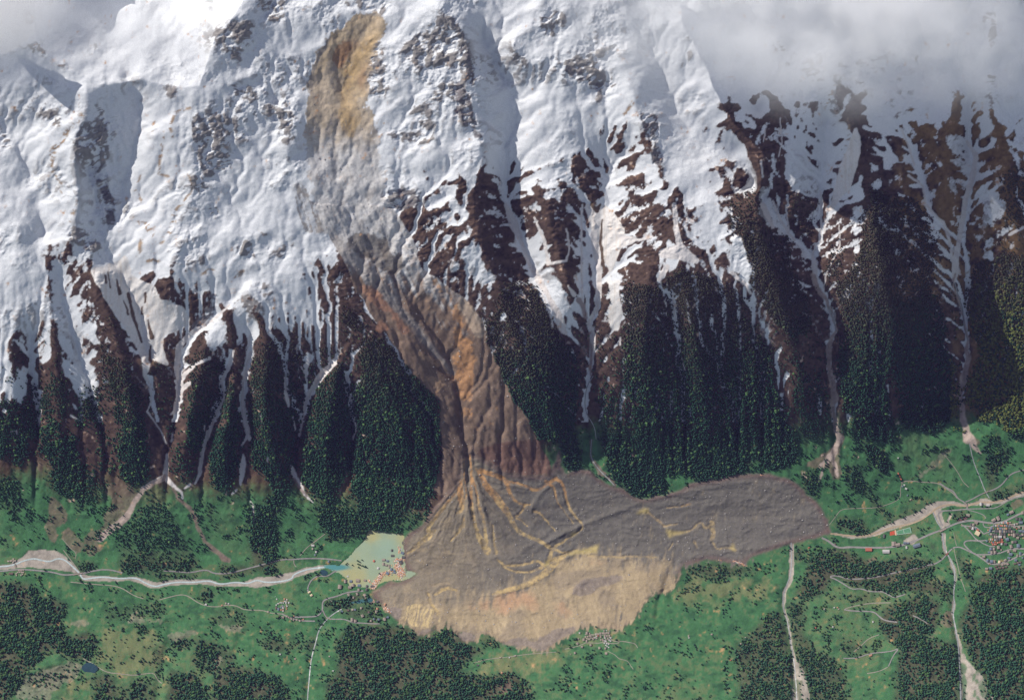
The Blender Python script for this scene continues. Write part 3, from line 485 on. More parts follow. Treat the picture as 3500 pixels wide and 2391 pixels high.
DRYG = [cG((490,280),(600,265),(860,330),(700,375),(520,360)), cG((830,340),(1200,340),(1300,480),(1280,700),(900,720),(740,560)), cG((1700,350),(1900,315),(1970,380),(1900,405)), cG((60,480),(200,400),(345,410),(250,455),(100,495)), cM((1540,930),(1900,955),(1920,1000),(1800,1080),(1540,1120),(1350,1100),(1250,1150),(1180,1100),(1250,950),(1350,900),(1400,960)), cM((0,1440),(300,1450),(500,1360),(560,1330),(700,1290),(720,1260),(900,1290),(800,1330),(560,1400),(400,1500),(250,1588),(-200,1588),(-100,1480)), cG((1640,620),(1800,555),(1825,610),(1700,680)), cR((1300,880),(1440,900),(1500,1000),(1400,1000)), cR((1510,620),(1545,620),(1560,740),(1600,960),(1560,950)), cR((1540,640),(1580,640),(1580,720),(1545,720)), cL((960,560),(1100,520),(1170,590),(1160,700),(1000,680)), cL((820,880),(700,940),(620,1000),(740,960)), cG((440,900),(560,780),(700,700),(760,740),(680,930)), cR((1200,640),(1330,610),(1300,660)), cV((1480,350),(1750,300),(1900,260),(1985,230),(1985,330),(1750,400),(1500,420))]
OUTCROP = [cG((980,300),(1060,268),(1200,290),(1400,255),(1350,300),(1200,325),(1000,322)), cG((1290,440),(1370,365),(1590,385),(1500,430),(1340,480)), cG((170,760),(560,620),(665,660),(600,760),(400,860),(420,930),(100,930)), cG((1650,640),(1760,570),(1800,600),(1690,680)), cG((1700,345),(1830,320),(1960,370),(1900,395)), cG((560,295),(700,300),(760,350),(560,350)), cG((1060,215),(1120,240),(1090,280),(1050,270)), cR((1250,240),(1500,50),(1540,60),(1300,260)) ]
FOREST = []   # (outline, trees per ideal spot, scale)
def F(pts, d, s=1.0): FOREST.append((pts, d, s))
F(cL((-600,-60),(0,-60),(170,-70),(190,50),(190,280),(150,400),(60,330),(-600,330)), .65); F(cL((270,80),(330,30),(400,60),(440,200),(420,350),(460,560),(440,600),(360,520),(330,330),(270,300)), .7); F(cL((430,180),(520,170),(530,330),(475,480),(480,590),(440,580),(430,350)), .9)
F(cL((780,0),(960,0),(990,200),(1000,420),(990,480),(870,520),(800,420),(800,280),(820,100)), 1); F(cL((1255,0),(1480,0),(1400,150),(1370,250),(1320,340),(1260,200),(1270,60)), .85); F(cL((1480,100),(1620,0),(1640,60),(1620,300),(1560,540),(1530,550),(1450,510),(1420,380),(1440,220)), 1); F(cL((1700,0),(1985,0),(1985,380),(1950,560),(1880,640),(1860,560),(1780,400),(1740,250)), .85)
F(cL((500,300),(660,400),(650,600),(520,700),(480,620)), .5, .9); F(cL((1160,250),(1320,340),(1330,480),(1250,500),(1160,440)), .35, .8)
F(c5((330,1100),(400,1150),(480,1260),(460,1420),(330,1400)), .6, .8); F(c5((520,1250),(650,1150),(700,1500),(520,1500)), .6, .85); F(c5((640,900),(780,980),(960,1250),(980,1420),(800,1500),(690,1250)), .55, .85); F(c5((1250,1020),(1460,960),(1560,1100),(1480,1430),(1260,1430),(1280,1200)), .6, .85); F(c5((1530,1200),(1590,1200),(1600,1400),(1500,1450)), .9); F(c5((1690,1050),(1800,900),(1985,900),(1985,1420),(1700,1420)), .6, .9); F(c5((180,1150),(330,1250),(330,1588),(0,1588),(0,1380),(170,1330)), .6,.85); F(c5((0,1100),(130,1080),(180,1250),(40,1250)), .25, .8)
F(c6((1000,900),(1130,1010),(1180,1120),(1260,1240),(1380,1330),(1410,1790),(820,1790),(800,1300),(880,1130),(830,1000),(880,920)), 1); F(c6((700,690),(800,720),(940,840),(900,920),(720,900)), .55, .85); F(c6((650,1090),(740,1100),(790,1300),(800,1790),(455,1790),(490,1380),(560,1230)), .95); F(c6((230,980),(340,1040),(440,1200),(480,1330),(420,1790),(100,1790),(80,1300),(120,1150)), .75, .9); F(c6((340,980),(700,930),(760,1080),(480,1240)), .35, .8); F(c6((1180,1100),(1300,1230),(1390,1330),(1400,1480),(1270,1260)), .8, .8)
F(cB((600,0),(1195,0),(1170,150),(1100,260),(950,270),(860,330),(850,420),(720,400),(640,270),(590,130)), 1); F(cB((235,0),(565,0),(540,120),(450,250),(350,200),(260,100)), .95); F(cB((330,250),(420,270),(600,290),(700,300),(850,420),(720,450),(560,500),(430,500)), .75, .85); F(cB((880,290),(960,260),(1110,270),(1080,400),(960,450),(860,440)), .3, .8); F(cB((0,200),(110,200),(140,320),(60,380),(100,480),(0,620)), .6)
F(cL((930,640),(1100,600),(1250,850),(1330,1050),(1000,1095),(810,1080),(820,880),(870,750)), .42, .8); F(cL((800,1030),(1340,1020),(1330,1075),(830,1090)), .8, .85); F(cL((1690,640),(1800,680),(1870,830),(1850,1030),(1900,1130),(1730,1090),(1690,880)), .85); F(cL((1340,560),(1420,640),(1500,720),(1400,740)), .3,.8); F(cL((1470,1060),(1720,1050),(1720,1110),(1500,1130)), .7, .8); F(cL((-500,450),(0,450),(120,460),(180,640),(120,690),(0,650),(-500,650)), .45, .9); F(cL((660,440),(750,450),(700,560),(620,640),(560,640)), .4, .7); F(cL((520,1040),(640,1030),(640,1090),(540,1100)), .8,.8); F(cL((410,1085),(510,1090),(470,1115)), .7,.7); F(cL((1000,1110),(1200,1100),(1400,1110),(1300,1140),(1050,1140)), .6,.75); F(cL((430,920),(530,1040),(545,1100),(450,990)), .6, .7)
F(cG((-600,0),(0,0),(240,10),(330,100),(520,180),(520,260),(450,300),(520,420),(760,400),(770,480),(720,600),(560,600),(400,520),(300,600),(180,760),(60,930),(-600,1200)), .9); F(cG((240,740),(560,640),(640,620),(660,640),(400,820),(200,800)), .5, .85); F(cG((750,750),(880,725),(920,840),(880,1100),(740,1100)), .75); F(cG((1080,760),(1200,790),(1225,930),(1225,1100),(900,1100),(900,850)), .55); F(cG((1340,700),(1560,720),(1640,830),(1640,1100),(1330,1100)), .9); F(cG((1560,440),(1700,480),(1860,560),(1880,700),(1760,745),(1640,700),(1520,640)), .6); F(cG((1700,740),(1880,650),(2200,740),(2290,880),(2324,1100),(1680,1100)), .95); F(cG((1350,460),(1430,430),(1540,450),(1480,510),(1350,525)), .8); F(cG((820,200),(960,200),(1200,150),(1330,180),(1300,260),(1000,290),(830,300)), .35, .8); F(cG((1700,200),(1960,200),(1960,380),(1700,330)), .3, .7); F(cG((2030,430),(2200,470),(2300,530),(2130,520)), .8,.8); F(cG((1200,500),(1310,490),(1290,640),(1220,700)), .5,.6); F(cG((1590,60),(1700,60),(1680,130),(1600,130)), .7,.9)
F(cB((500,1200),(560,1110),(700,1080),(900,1085),(990,1095),(1080,1160),(1190,1122),(1210,1082),(1290,1105),(1350,1180),(1500,1260),(1380,1320),(1320,1400),(1500,1440),(1700,1400),(1810,1480),(1860,1850),(400,1850),(440,1480),(520,1380)), 1, .95); F(cB((0,1400),(110,1450),(165,1588),(165,1850),(0,1850)), .9); F(cB((1460,1190),(1560,1125),(1605,1210),(1500,1235)), .7, .8); F(cB((400,920),(500,900),(620,880),(740,870),(720,900),(560,960),(420,970)), .85, .9); F(cB((500,1000),(720,920),(830,940),(760,1000),(820,1050),(600,1030)), .5, .8); F(cB((300,1160),(360,1170),(340,1260),(290,1260)), .7, .8); F(cB((0,1180),(250,1180),(280,1230),(120,1260),(0,1240)), .4,.8)
F(c7((40,520),(280,560),(350,760),(440,900),(540,1040),(550,1200),(510,1600),(280,1600),(200,1450),(100,1300),(0,1150),(0,650)), 1); F(c6((1830,550),(1985,550),(1985,1450),(1900,1340),(1800,1100),(1700,950),(1700,800),(1800,650)), .85, .9); F(cM((360,-20),(550,-20),(560,200),(460,225),(430,60)), .95)
F(c7((830,520),(1080,560),(1200,420),(1500,520),(1720,640),(1700,760),(1830,1100),(1870,1588),(950,1588),(870,1250),(850,1000),(860,750)), .85, .95); F(c7((650,1200),(850,1200),(900,1588),(700,1588)), .5, .7); F(c7((1560,150),(1650,250),(1720,480),(1760,600),(1830,720),(1985,900),(1985,200),(1850,170),(1700,100)), .8, .95); F(cM((690,-20),(1700,-20),(1740,200),(1620,230),(1480,270),(1350,280),(1250,225),(1110,240),(1160,345),(1080,380),(950,390),(800,280),(720,130)), .9)
F(c8((0,180),(180,180),(300,350),(450,480),(500,620),(560,750),(520,860),(420,900),(320,820),(200,600),(60,560)), .95); F(c8((0,620),(130,800),(240,960),(300,1250),(380,1400),(420,1600),(100,1600),(0,1200)), .9); F(c8((380,1000),(500,1050),(640,1180),(680,1400),(640,1600),(480,1600),(420,1300)), .5, .8); F(c8((950,0),(1290,0),(1400,300),(1350,560),(1460,760),(1440,950),(1520,1100),(1530,1350),(1500,1450),(1380,1540),(1160,1500),(1130,1300),(1080,1000),(1060,1300),(1100,1600),(850,1560),(760,1350),(700,1120),(740,960),(760,700),(700,600),(850,380)), .95)
F(c8((1580,550),(1650,400),(1800,330),(2600,330),(2600,1588),(1900,1575),(1800,1450),(1700,1460),(1600,1340),(1590,1200),(1700,1000),(1640,860),(1580,650)), .95); F(c4((1780,1200),(1985,1100),(2500,1100),(2500,1588),(1830,1550),(1860,1350)), .5, .9); F(c8((850,60),(950,0),(970,200),(860,170)), .8, .85); F(c4((-20,1350),(190,1250),(230,1588),(-20,1588)), .5, .85); F(c4((380,1330),(600,1320),(600,1588),(400,1588)), .3, .8); F(c4((930,1250),(1080,1330),(1250,1350),(1400,1588),(960,1588)), .9); F(c8((650,330),(730,200),(760,280),(720,560),(650,480)), .7,.85)
F(cR((150,30),(440,20),(450,130),(380,180),(250,190),(170,150)), 1); F(cR((860,-20),(1000,60),(1080,180),(1030,230),(930,140)), .95); F(cR((780,180),(850,170),(930,330),(1000,420),(1110,530),(1080,560),(1000,480),(920,400),(780,300)), .65, .75); F(cR((700,530),(900,560),(925,640),(850,640),(720,600)), .75, .85); F(cR((470,260),(560,200),(600,260),(570,410),(500,350)), .6, .75); F(cR((930,640),(1100,545),(1300,445),(1370,400),(1395,420),(1200,525),(960,655)), .7, .8)
F(cR((1700,120),(1880,50),(1900,110),(1780,240),(1790,360),(1985,310),(2400,250),(2400,300),(1985,345),(1820,415),(1760,400),(1740,260)), .7, .8); F(cR((540,800),(640,750),(760,740),(830,790),(1000,830),(1200,790),(1340,830),(1390,870),(1280,960),(1480,980),(1490,1075),(1400,1055),(1180,1030),(1100,1050),(1030,1020),(830,1000),(700,920),(600,1060),(500,1090),(420,1050),(500,950)), .92, .85); F(cR((380,1090),(500,1130),(480,1300),(560,1420),(680,1480),(780,1588),(780,1800),(440,1800),(440,1588),(400,1350)), .7, .85)
F(cR((1050,1150),(1280,1060),(1420,1110),(1400,1250),(1300,1350),(1500,1380),(1540,1588),(1540,1800),(1100,1800),(1150,1420),(1050,1350),(1000,1250)), .9, .95); F(cR((30,1400),(150,1300),(240,1180),(330,1180),(385,1400),(400,1600),(400,1800),(60,1800)), .75, .9); F(cR((1620,1040),(1720,920),(1900,870),(2600,800),(2600,1900),(1760,1900),(1690,1588),(1580,1420),(1530,1250),(1600,1150)), .95); F(cR((1540,760),(1600,830),(1640,960),(1600,980),(1560,870)), .95, .9); F(cR((1130,770),(1300,830),(1390,860),(1200,870)), .5,.8); F(cR((420,760),(490,730),(480,830),(430,840)), .7,.85); F(cR((680,1300),(900,1400),(900,1500),(760,1450)), .4,.8)
F(cR((840,1040),(1080,1060),(1160,1070),(900,1100),(800,1100)), .5, .8); F(cM((1250,860),(1500,840),(1700,870),(1750,900),(1480,960),(1300,900)), .75, .75); F(cM((1580,1300),(1640,1360),(1700,1480),(1640,1588),(1560,1500)), .0); F(cV((1000,430),(1090,380),(1200,380),(1180,440),(1060,500)), .9, .8); F(cV((670,780),(760,800),(820,960),(780,960),(700,860)), .6,.8)

ns_ = fbm((PX+.15*PY)/9, PY/42, 4, 120)
tanm = sstep(.16, .88, blur(poly(TAN, 1), 13)+.5*ns_+.3*nz)*sstep(.4, .6, blur(poly(DEB, 1), 6)+.5*ns_+.2*nz2)
toe = rag(polys(DARKTOE), 4, .25)*deb_s
pink = rag(polys(PINK), 7, .3, .5, .3)*deb_s
strky = rag(poly(STREAKY), 3, .2)
och = strips([smooth_line(p, 1) for p in OCHRE], 2, 1.5)
och = np.clip(och*(.5+.7*sstep(-.3, .25, nz2+.5*nz)), 0, 1)
pool = polys(POOL, 2, 1)
grav = rag(polys(GRAVEL, 2), 1, .15)
grav = grav*(1-.75*sstep(-180, -260, DV)*sstep(-.05, .3, fbm(PX/16, PY/30, 3, 121)))
bfan = rag(polys(BROWNFAN), 3, .35)
dry = rag(polys(DRYG), 9, .7, .62, .3)
outc = rag(polys(OUTCROP), 3, .5, .55, .1)
slide_m = rag(poly(SLIDE), 2, .25)
slide_up = rag(poly(SLIDE_UP), 5, .55)
scar = rag(poly(SCAR), 3, .25)
ochs = rag(polys(OCH), 4, .35)
fl_floor = np.zeros(PX.shape, np.float32)
for p, d, s in FOREST: fl_floor = np.maximum(fl_floor, poly(p, 1)*min(1, d*1.1))
fl_floor = blur(fl_floor, 3)

# ------------------------------------------------------------------ final relief
snow_zone = sstep(640, 900, DV)
rough = np.clip(g*1.0+cliff*1.2+.35*snow_zone*bare, 0, 1.5)*(1-deb_s)
rwide = np.clip(blur(np.clip(g+cliff, 0, 1), 14)*1.6+.8*sstep(-.1, .5, fbm(PX/160, PY/120, 3, 39)), 0, 1)*(1-deb_s)*(1-slide_up)*snow_zone
ero_s = blur(ero, 8)
ZZ += (ero_s-ero)*(.5*snow_zone*(1-rwide)*(1-.6*bare))
ZZ += HI*rough*(18*crag+8*ledge)
ZZ += snow_zone*rwide*(7*(ridged(PX/30+.7*fbm(PX/40, PY/40, 3, 31), PY/24+PX/70+.7*fbm(PX/40, PY/40, 3, 32), 4, 33)-.5)+4*fbm(PX/8, PY/8, 3, 38))
ZZ += snow_zone*(1-slide_up)*(2.6*fbm(PX/11, PY/11, 4, 42)+2.2*(ridged(PX/19+.6*nz, PY/13+PX/60, 3, 43)-.5))*(.35+.65*rwide)
ZZ += UP*1.3*fine+HI*bare*(9*ledge+3.5*(ridged(PX/14, PY/20, 3, 41)-.5))*(1-slide_m)*(1-slide_up)
ZZ += slide_up*(5*fbm(PX/22, PY/30, 4, 34)+2.2*np.abs(fbm(PX/7, PY/7, 3, 35)))
ZZ += slide_m*(1-deb_s)*(7*ridged((PX-.45*PY)/24, PY/120, 3, 36)+1.2*fbm(PX/8, PY/8, 3, 37))
# debris lobe
ax_, ay_ = 1592.0, 1630.0
rr_ = np.hypot(PX-ax_, PY-ay_); th_ = np.arctan2(PX-ax_, PY-ay_)
fanw = sstep(430, 120, rr_)*sstep(-20, 40, PY-ay_)
radial = ridged(th_*7+.5*fbm(PX/60, PY/60, 3, 58), rr_/190, 4, 59)-.5
lob = fbm(PX/70+.4*fbm(PX/60, PY/60, 3, 60), PY/45, 5, 61)
rip = ridged(PX/150+1.1*fbm(PX/70, PY/70, 3, 62), PY/24+1.1*fbm(PX/70, PY/70, 3, 63)-PX/190, 4, 64)-.5
rub = fbm(PX/6, PY/6, 3, 65); hum = np.abs(fbm(PX/17, PY/15, 4, 66))
ZZ = ZZ - ero*np.maximum(deb_in, deb_s)*sstep(330, 240, DV) + deb_in*(9+7.0*lob)+deb_s*((7*rip+2.2*hum)*(1-.6*fanw)+9*fanw*radial+1.1*rub)
LEVEE = [cM((330,700,5),(500,610,5),(700,530,5),(900,460,5),(1010,415,5),(1200,372,5),(1480,322,4),(1700,280,3)), cM((250,760,4),(420,650,4),(560,590,4),(800,500,3)), cB((1200,900,4),(1350,880,5),(1560,870,5),(1780,825,7),(1900,755,7),(1990,690,7)), cM((0,1040,6),(200,1000,7),(370,870,7),(450,800,5),(560,775,4),(900,815,4),(1190,800,3)), cM((1100,1080,-7),(1150,950,-6),(1210,830,-5)), cM((1080,1200,-9),(1100,1060,-8),(1160,1000,-5)), cM((1180,1100,-5),(1170,960,-4)), cM((490,1060,6),(580,960,6),(740,930,5)), cM((1680,290,4),(1900,330,3),(2050,430,3)), cM((1240,820,4),(1500,760,5),(1800,740,4),(2000,690,4)), cF((740,300,4),(760,700,6),(830,1100,6),(960,1450,4)), cF((860,520,5),(960,700,8),(1000,1000,7),(1080,1300,5)), cF((800,600,-4),(840,900,-6),(900,1200,-6),(1040,1500,-4)), cF((1640,980,5),(1760,760,4),(1880,640,4)), cB((1400,600,4),(1460,700,3),(1600,800,3)), cM((170,760,3),(300,660,3),(420,580,3))]
for L in LEVEE:
    L = smooth_line(L, 2); D, V = dline(L, WX2, WY2, 60)
    ZZ += V*np.exp(-(D/9.0)**2)
for L in OCHRE:
    L = smooth_line(L, 1); D, V = dline(L, WX2, WY2, 40); ZZ -= 2.6*np.exp(-(D/(1.25*V+1.5))**2)-1.3*np.exp(-((D-2.2*V-2)/3.0)**2)*(D < 60)
zl = 7.0
ZZ = np.where(lake_m > .5, np.minimum(ZZ, zl-3), ZZ)
lk = blur(lake_m, 5)
ZZ = np.where(lake_m < .5, np.where(lk > .02, np.maximum(ZZ*(1-lk*1.2)+(zl+.6)*np.minimum(1, lk*1.2), zl+.35), ZZ), ZZ)
# valley floor and far side
LOW = (1-UP)*(1-deb_s)*(1-lake_m)*(1-lk)
ZZ += LOW*(1.3*fbm(PX/30, PY/30, 4, 70)+.5*fine)*(1-grav)
FAR = sstep(60, 260, -DV)*(1-deb_in)
ZZ += FAR*(10*fbm(PX/130, PY/100, 4, 72)+4.5*outc*ledge*2)
ZZ -= grav*1.2
FARG = [cR((400,700,-3),(400,950,-6),(355,1050,-12),(350,1150,-14),(390,1290,-16),(420,1500,-18),(440,1800,-20)), cR((1440,640,-4),(1460,770,-5),(1525,900,-8),(1520,1100,-12),(1500,1200,-18),(1535,1330,-18),(1560,1500,-18),(1600,1800,-18)), cB((520,970,-5),(440,1030,-6),(370,1130,-8),(340,1230,-10),(310,1400,-12),(300,1588,-14),(295,1850,-14)), cM((1000,1330,-6),(920,1480,-6),(860,1588,-6)), cG((1370,300,-5),(1350,440,-8),(1290,640,-10),(1250,930,-12)), cG((1960,380,-4),(1900,480,-8),(1850,640,-8))]
for L in FARG:
    D, V = dline(smooth_line(L, 2), WX2, WY2, 90); ZZ += V*np.exp(-(D/16.0)**2)
RIB = [cG((0,700,10),(180,760,14),(400,640,14),(560,600,8)), cG((980,300,8),(1200,310,10),(1400,265,8)), cG((1300,460,7),(1450,400,7),(1580,400,5))]
for L in RIB:
    D, V = dline(smooth_line(L, 2), WX, WY, 120); ZZ += V*np.exp(-(D/14.0)**2)
MOUND = cL((930,700),(1120,560),(1300,1000),(850,1050))
ZZ += 24*blur(poly(MOUND, 0), 22)
ZZ += sstep(420, 300, DV)*(1-deb_in)*(1-lk)*(1-grav)*(1.5*fbm(PX/9, PY/10, 4, 74)+2.4*fbm(PX/22, PY/30, 3, 76)*sstep(20, 120, np.abs(DV)))
ZZ = ZZ.astype(np.float32)

# ------------------------------------------------------------------ ground colours (what the ground is made of, with some sunlit tones painted in)
def C3(r, g_, b): return np.array([r, g_, b], np.float32)
dzx = np.gradient(ZZ, axis=1)/(np.gradient(GX)[None, :]*MPP); dzy = np.gradient(ZZ, axis=0)/(np.gradient(GY)[:, None]*MPP)
slope = np.hypot(dzx, dzy)
COLR = np.empty(PX.shape+(3,), np.float32)
def put(m, c):
    global COLR
    c = np.asarray(c, np.float32)
    COLR = COLR*(1-m[..., None])+c*m[..., None]
def var(c, n, amt): return np.asarray(c)[None, None, :]*(1+amt*n[..., None])
mott = fbm(PX/26+.5*fbm(PX/30, PY/30, 3, 110), PY/18, 5, 111)
fld = vn(PX/34+.3*nz, PY/60+.3*nz, 14); fld = np.round(fld*4)/4-.5
mead = var(C3(.047,.132,.055), .5*big+.6*mott+.4*fld*(DV < 260)+.5*nz2, .36)
COLR[:] = mead
put(np.clip(sstep(.0, .7, big+.4*nz)*.55, 0, 1), C3(.085,.135,.062))
put(np.clip(sstep(.0, .45, nz2*.6+.7*mott+.3*big)*.6*(DV < 60), 0, 1), C3(.115,.130,.062))
put(np.clip(sstep(.2, .5, -mott+.4*nz2)*.6, 0, 1), C3(.022,.062,.032))
put(dry*.7, var(C3(.15,.155,.075), nz, .35))
soil = var(C3(.078,.048,.036), nz+.5*nz2, .35); lft = sstep(1350, 1150, PX)[..., None]; soil = soil*(1-lft)+lft*var(C3(.125,.072,.040), nz+.5*nz2, .45)  # left spurs: soil lightened and warmed, sunlit ribs painted into the colour
low_side = DV > 110
put((1-m_mead)*low_side, soil)
put(((1-m_mead)*low_side*sstep(-.1, .5, nz+big*.6)*.6), C3(.075,.062,.035))
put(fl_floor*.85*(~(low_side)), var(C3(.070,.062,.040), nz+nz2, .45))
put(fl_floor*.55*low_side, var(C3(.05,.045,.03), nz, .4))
put(outc*.55, var(C3(.21,.19,.145), nz2+ledge, .4))
put(bfan*.6, var(C3(.17,.115,.09), nz+nz2, .4))
put(grav, var(C3(.28,.25,.215), nz2+nz, .3))
# mountain side: brown alpine ground, then snow
hi = sstep(520, 640, DV)
put(bare*(1-m_mead)*low_side*sstep(250, 420, DV), var(C3(.070,.046,.036), .8*nz+nz2+1.0*ledge, .6))
sunlit_brown = np.maximum(sstep(3020, 3130, PX+60*nz)*sstep(620, 800, DV), sstep(3240, 3300, PX+30*nz)*sstep(250, 330, DV))*bare*sstep(-.5, .1, nz+conv); put(sunlit_brown, var(C3(.155,.098,.048), nz+nz2, .4))  # golden tone at far right paints sunlight onto the brown ground
sn = (1-bare)*(m_brown < 2)
sn = np.where(DV > 300, sn, 0)
patch = sstep(.23, .35, nz2*.5+nz*.35-.35*conv-.15*conv2)*sstep(620, 900, DV)*bare*.9
sn = np.clip(np.maximum(sn, patch), 0, 1)
sn = np.maximum(sn, back*(DV > 200))
rocky = sstep(.03, .33, g*(.46+1.25*ledge+.5*crag+.4*conv2)+.15*(slope-.8)-.12+.10*conv)*sn
rocky = np.maximum(rocky, sn*rwide*sstep(.13, .34, .5*ledge+.3*conv2+.25*(slope-.9)+.2*nz+.03)*.85)
rk = var(C3(.17,.155,.145), nz2+nz, .35)
snow = np.broadcast_to(C3(.60,.615,.64), PX.shape+(3,)).copy()
put(sn, snow)
put(np.clip(rocky*.9, 0, 1), rk)
put(cliff*sstep(-.25, .1, ledge+.4*nz)*.9, var(C3(.13,.12,.125), nz2, .3))
put(np.clip(tanl*sstep(-.15, .15, ledge+.4*nz2)*.9, 0, 1), var(C3(.26,.18,.11), nz2, .3))  # tan strips paint the sunlit faces of the grey rock
drt = np.clip(dirty, 0, 1)
fl_s = sstep(-.1, .45, ridged(flow/7+.7*nz, PY/140, 3, 80)-.5)
put(drt, C3(.62,.60,.585)); put(drt*fl_s*.5, C3(.50,.43,.37))
put(snowl, C3(.56,.53,.52)); put(snowl*fl_s*.4*(PY > 900), C3(.45,.38,.34))
put(slot, C3(.10,.07,.05))
put(chn*.95, var(C3(.33,.265,.23), nz2+.5*nz, .35)); put(chn2*.8, var(C3(.19,.135,.115), nz2, .35))
# the slide
fs = ridged((PX-.45*PY)/17, PY/160, 3, 84)-.5
lowfade = sstep(790, 1010, PY-.3*(PX-1300)+90*nz+120*fs)
slide_c = np.maximum(slide_up*np.where(PY > 800, 0, 1), slide_m*(1-lowfade)*sstep(690, 760, PY)); slide_c = np.maximum(slide_c, slide_up*(PY <= 800))
strk2 = ridged((PX-.35*PY)/15+.6*nz, PY/120, 3, 81)-.5
put(slide_m, var(C3(.165,.118,.088), nz+.8*fs+.5*nz2, .4))
tb = sstep(560, 400, PY+60*nz)[..., None]
put(slide_c*.97, (C3(.45,.44,.435)*(1-tb)+C3(.36,.295,.22)*tb)*(1+.28*(.7*nz2+.7*strk2))[..., None])
put(slide_c*sstep(.1, .5, fbm(PX/30, PY/60, 4, 82)+.5*strk2)*.6, C3(.25,.23,.215))
put(slide_c*sstep(.02, .3, ledge+.4*strk2)*sstep(600, 760, PY)*.6, C3(.58,.58,.60))
WALL = polys([c2((640,240),(700,330),(660,400),(600,470),(560,530),(540,640),(560,760),(620,860),(560,830),(510,720),(500,560),(560,400)), c2((780,110),(830,110),(840,180),(810,270),(740,280),(740,200)), c2((490,790),(530,830),(500,800)), c2((490,890),(545,910),(495,925)), c2((390,1260),(440,1200),(500,1300),(560,1450),(620,1588),(490,1588),(420,1380))], 1)
put(rag(WALL, 3, .4)*(.25+.75*sstep(-.25, .2, strk2+.4*nz2))*.85, var(C3(.19,.17,.15), nz2+strk2, .45))
put(scar*.9, var(C3(.38,.30,.205), nz+strk2, .35)); put(blur(polys(OCH, 1), 7)*np.maximum(scar, .6*slide_up)*sstep(-.6, .1, nz+strk2+.3)*.9, var(C3(.31,.205,.085), nz+nz2+.5*strk2, .35)); put(blur(polys(CAR, 1), 3)*.6, C3(.24,.13,.07))
put(rag(polys([c2((690,330),(770,270),(830,300),(760,400),(700,470),(660,520),(640,470))], 1), 4, .4)*scar*.8, var(C3(.25,.145,.08), nz2, .3))
put(scar*sstep(.15, .4, ridged((PX+.5*PY)/26, PY/60, 3, 83)-.5)*.5, C3(.22,.20,.17))
fs = ridged((PX-.45*PY)/17, PY/160, 3, 84)-.5
UPG = rag(poly(c6((560,-200),(1130,-60),(1200,150),(1050,250),(900,200),(760,230),(820,440),(760,420),(640,240)), 1), 6, .4)
put(UPG*slide_m*.45*(.4+.6*sstep(-.2, .3, fs+.5*nz)), var(C3(.37,.36,.35), nz2+fs, .35))
DKR = rag(polys([c6((740,220),(860,190),(910,260),(900,380),(820,330),(760,300)), c6((900,220),(1000,190),(1080,330),(1130,350),(1150,430),(1060,460),(960,430)), c6((1080,330),(1150,370),(1140,480),(1040,450))], 1), 5, .5)
put(DKR*.75, var(C3(.10,.085,.07), nz2, .4))
GS = strips([c6((700,250,22),(850,420,20),(1000,560,16),(1150,740,14),(1290,900,12),(1400,1040,10),(1490,1150,6))], 1, 10)
put(GS*slide_m*.7, var(C3(.24,.225,.215), nz2, .3))
OR1 = .8*rag(polys([c6((1440,600),(1500,640),(1560,830),(1640,930),(1630,1080),(1610,1200),(1580,1400),(1620,1520),(1560,1480),(1520,1280),(1510,1160),(1480,1120),(1520,900),(1480,740)), c6((1300,420),(1340,470),(1420,580),(1400,600),(1320,500))], 1), 6, .6, .5, .2)
put(OR1*.9, var(C3(.36,.19,.085), nz+nz2, .4))
put(rag(poly(c6((1480,580),(1580,640),(1690,790),(1700,900),(1640,900),(1560,760)), 1), 4, .3)*.8, var(C3(.34,.265,.20), nz2, .3))
put(rag(polys([c6((860,520),(1000,600),(1080,720),(1200,870),(1160,880),(1040,720),(900,650)), c6((1000,760),(1080,860),(960,870))], 1), 4, .4)*.6, C3(.31,.16,.10))
put(rag(polys([c6((1300,1150),(1440,1200),(1460,1260),(1350,1230)), c6((1180,950),(1400,1050),(1440,1120),(1300,1060))], 1), 4, .5)*.6, C3(.36,.24,.15))
put(rag(poly(cF((900,150),(1200,60),(1900,-20),(1980,470),(1300,470),(950,380)), 1), 4, .2)*slide_m*(1-deb_s)*.9, var(C3(.15,.088,.068), nz+.9*(ridged(PX/14, PY/90, 3, 85)-.5), .5))
# debris lobe
wl = sstep(1850, 1500, PX+80*nz)
dcol = C3(.116,.108,.096)[None, None]*(1-wl[..., None])+C3(.185,.157,.117)[None, None]*wl[..., None]
ns_ = fbm((PX+.15*PY)/9, PY/42, 4, 120)
def rag2(m, r, amp, thr=.5, s=.1): return sstep(thr-s, thr+s, blur(m, r)+amp*ns_+.2*nz2)
edge_far = rag2(poly(DEB, 1), 6, .5)
deb_c = np.where(DV < -60, edge_far, deb_s)
put(deb_c, dcol*(1+.24*(.6*lob+.5*rub+.6*rip+.7*radial*fanw))[..., None])
put(deb_s*fanw*sstep(.08, .4, radial+.3*nz)*.35, C3(.24,.18,.115))
rim = deb_s*(1-sstep(.55, .95, blur(deb_s, 6)))
put(rim*.8, C3(.12,.08,.07))
tstk = ridged((PX-.2*PY)/13+.5*nz, PY/110, 4, 94)-.5
put(tanm*.95, var(C3(.305,.24,.152), .7*fbm(PX/40, PY/90, 4, 90)+.4*nz2+.6*tstk, .33))
put(tanm*sstep(.0, .5, fbm(PX/80, PY/60, 4, 91))*.6, C3(.20,.165,.125))
put(pink*.6*tanm, C3(.39,.225,.135))
put(toe*.8, var(C3(.185,.155,.135), nz2, .3))
put(.8*strky*sstep(-.2, .2, ridged((PX+.25*PY)/7+nz, PY/70, 3, 92)-.5)*.85, C3(.52,.40,.20))
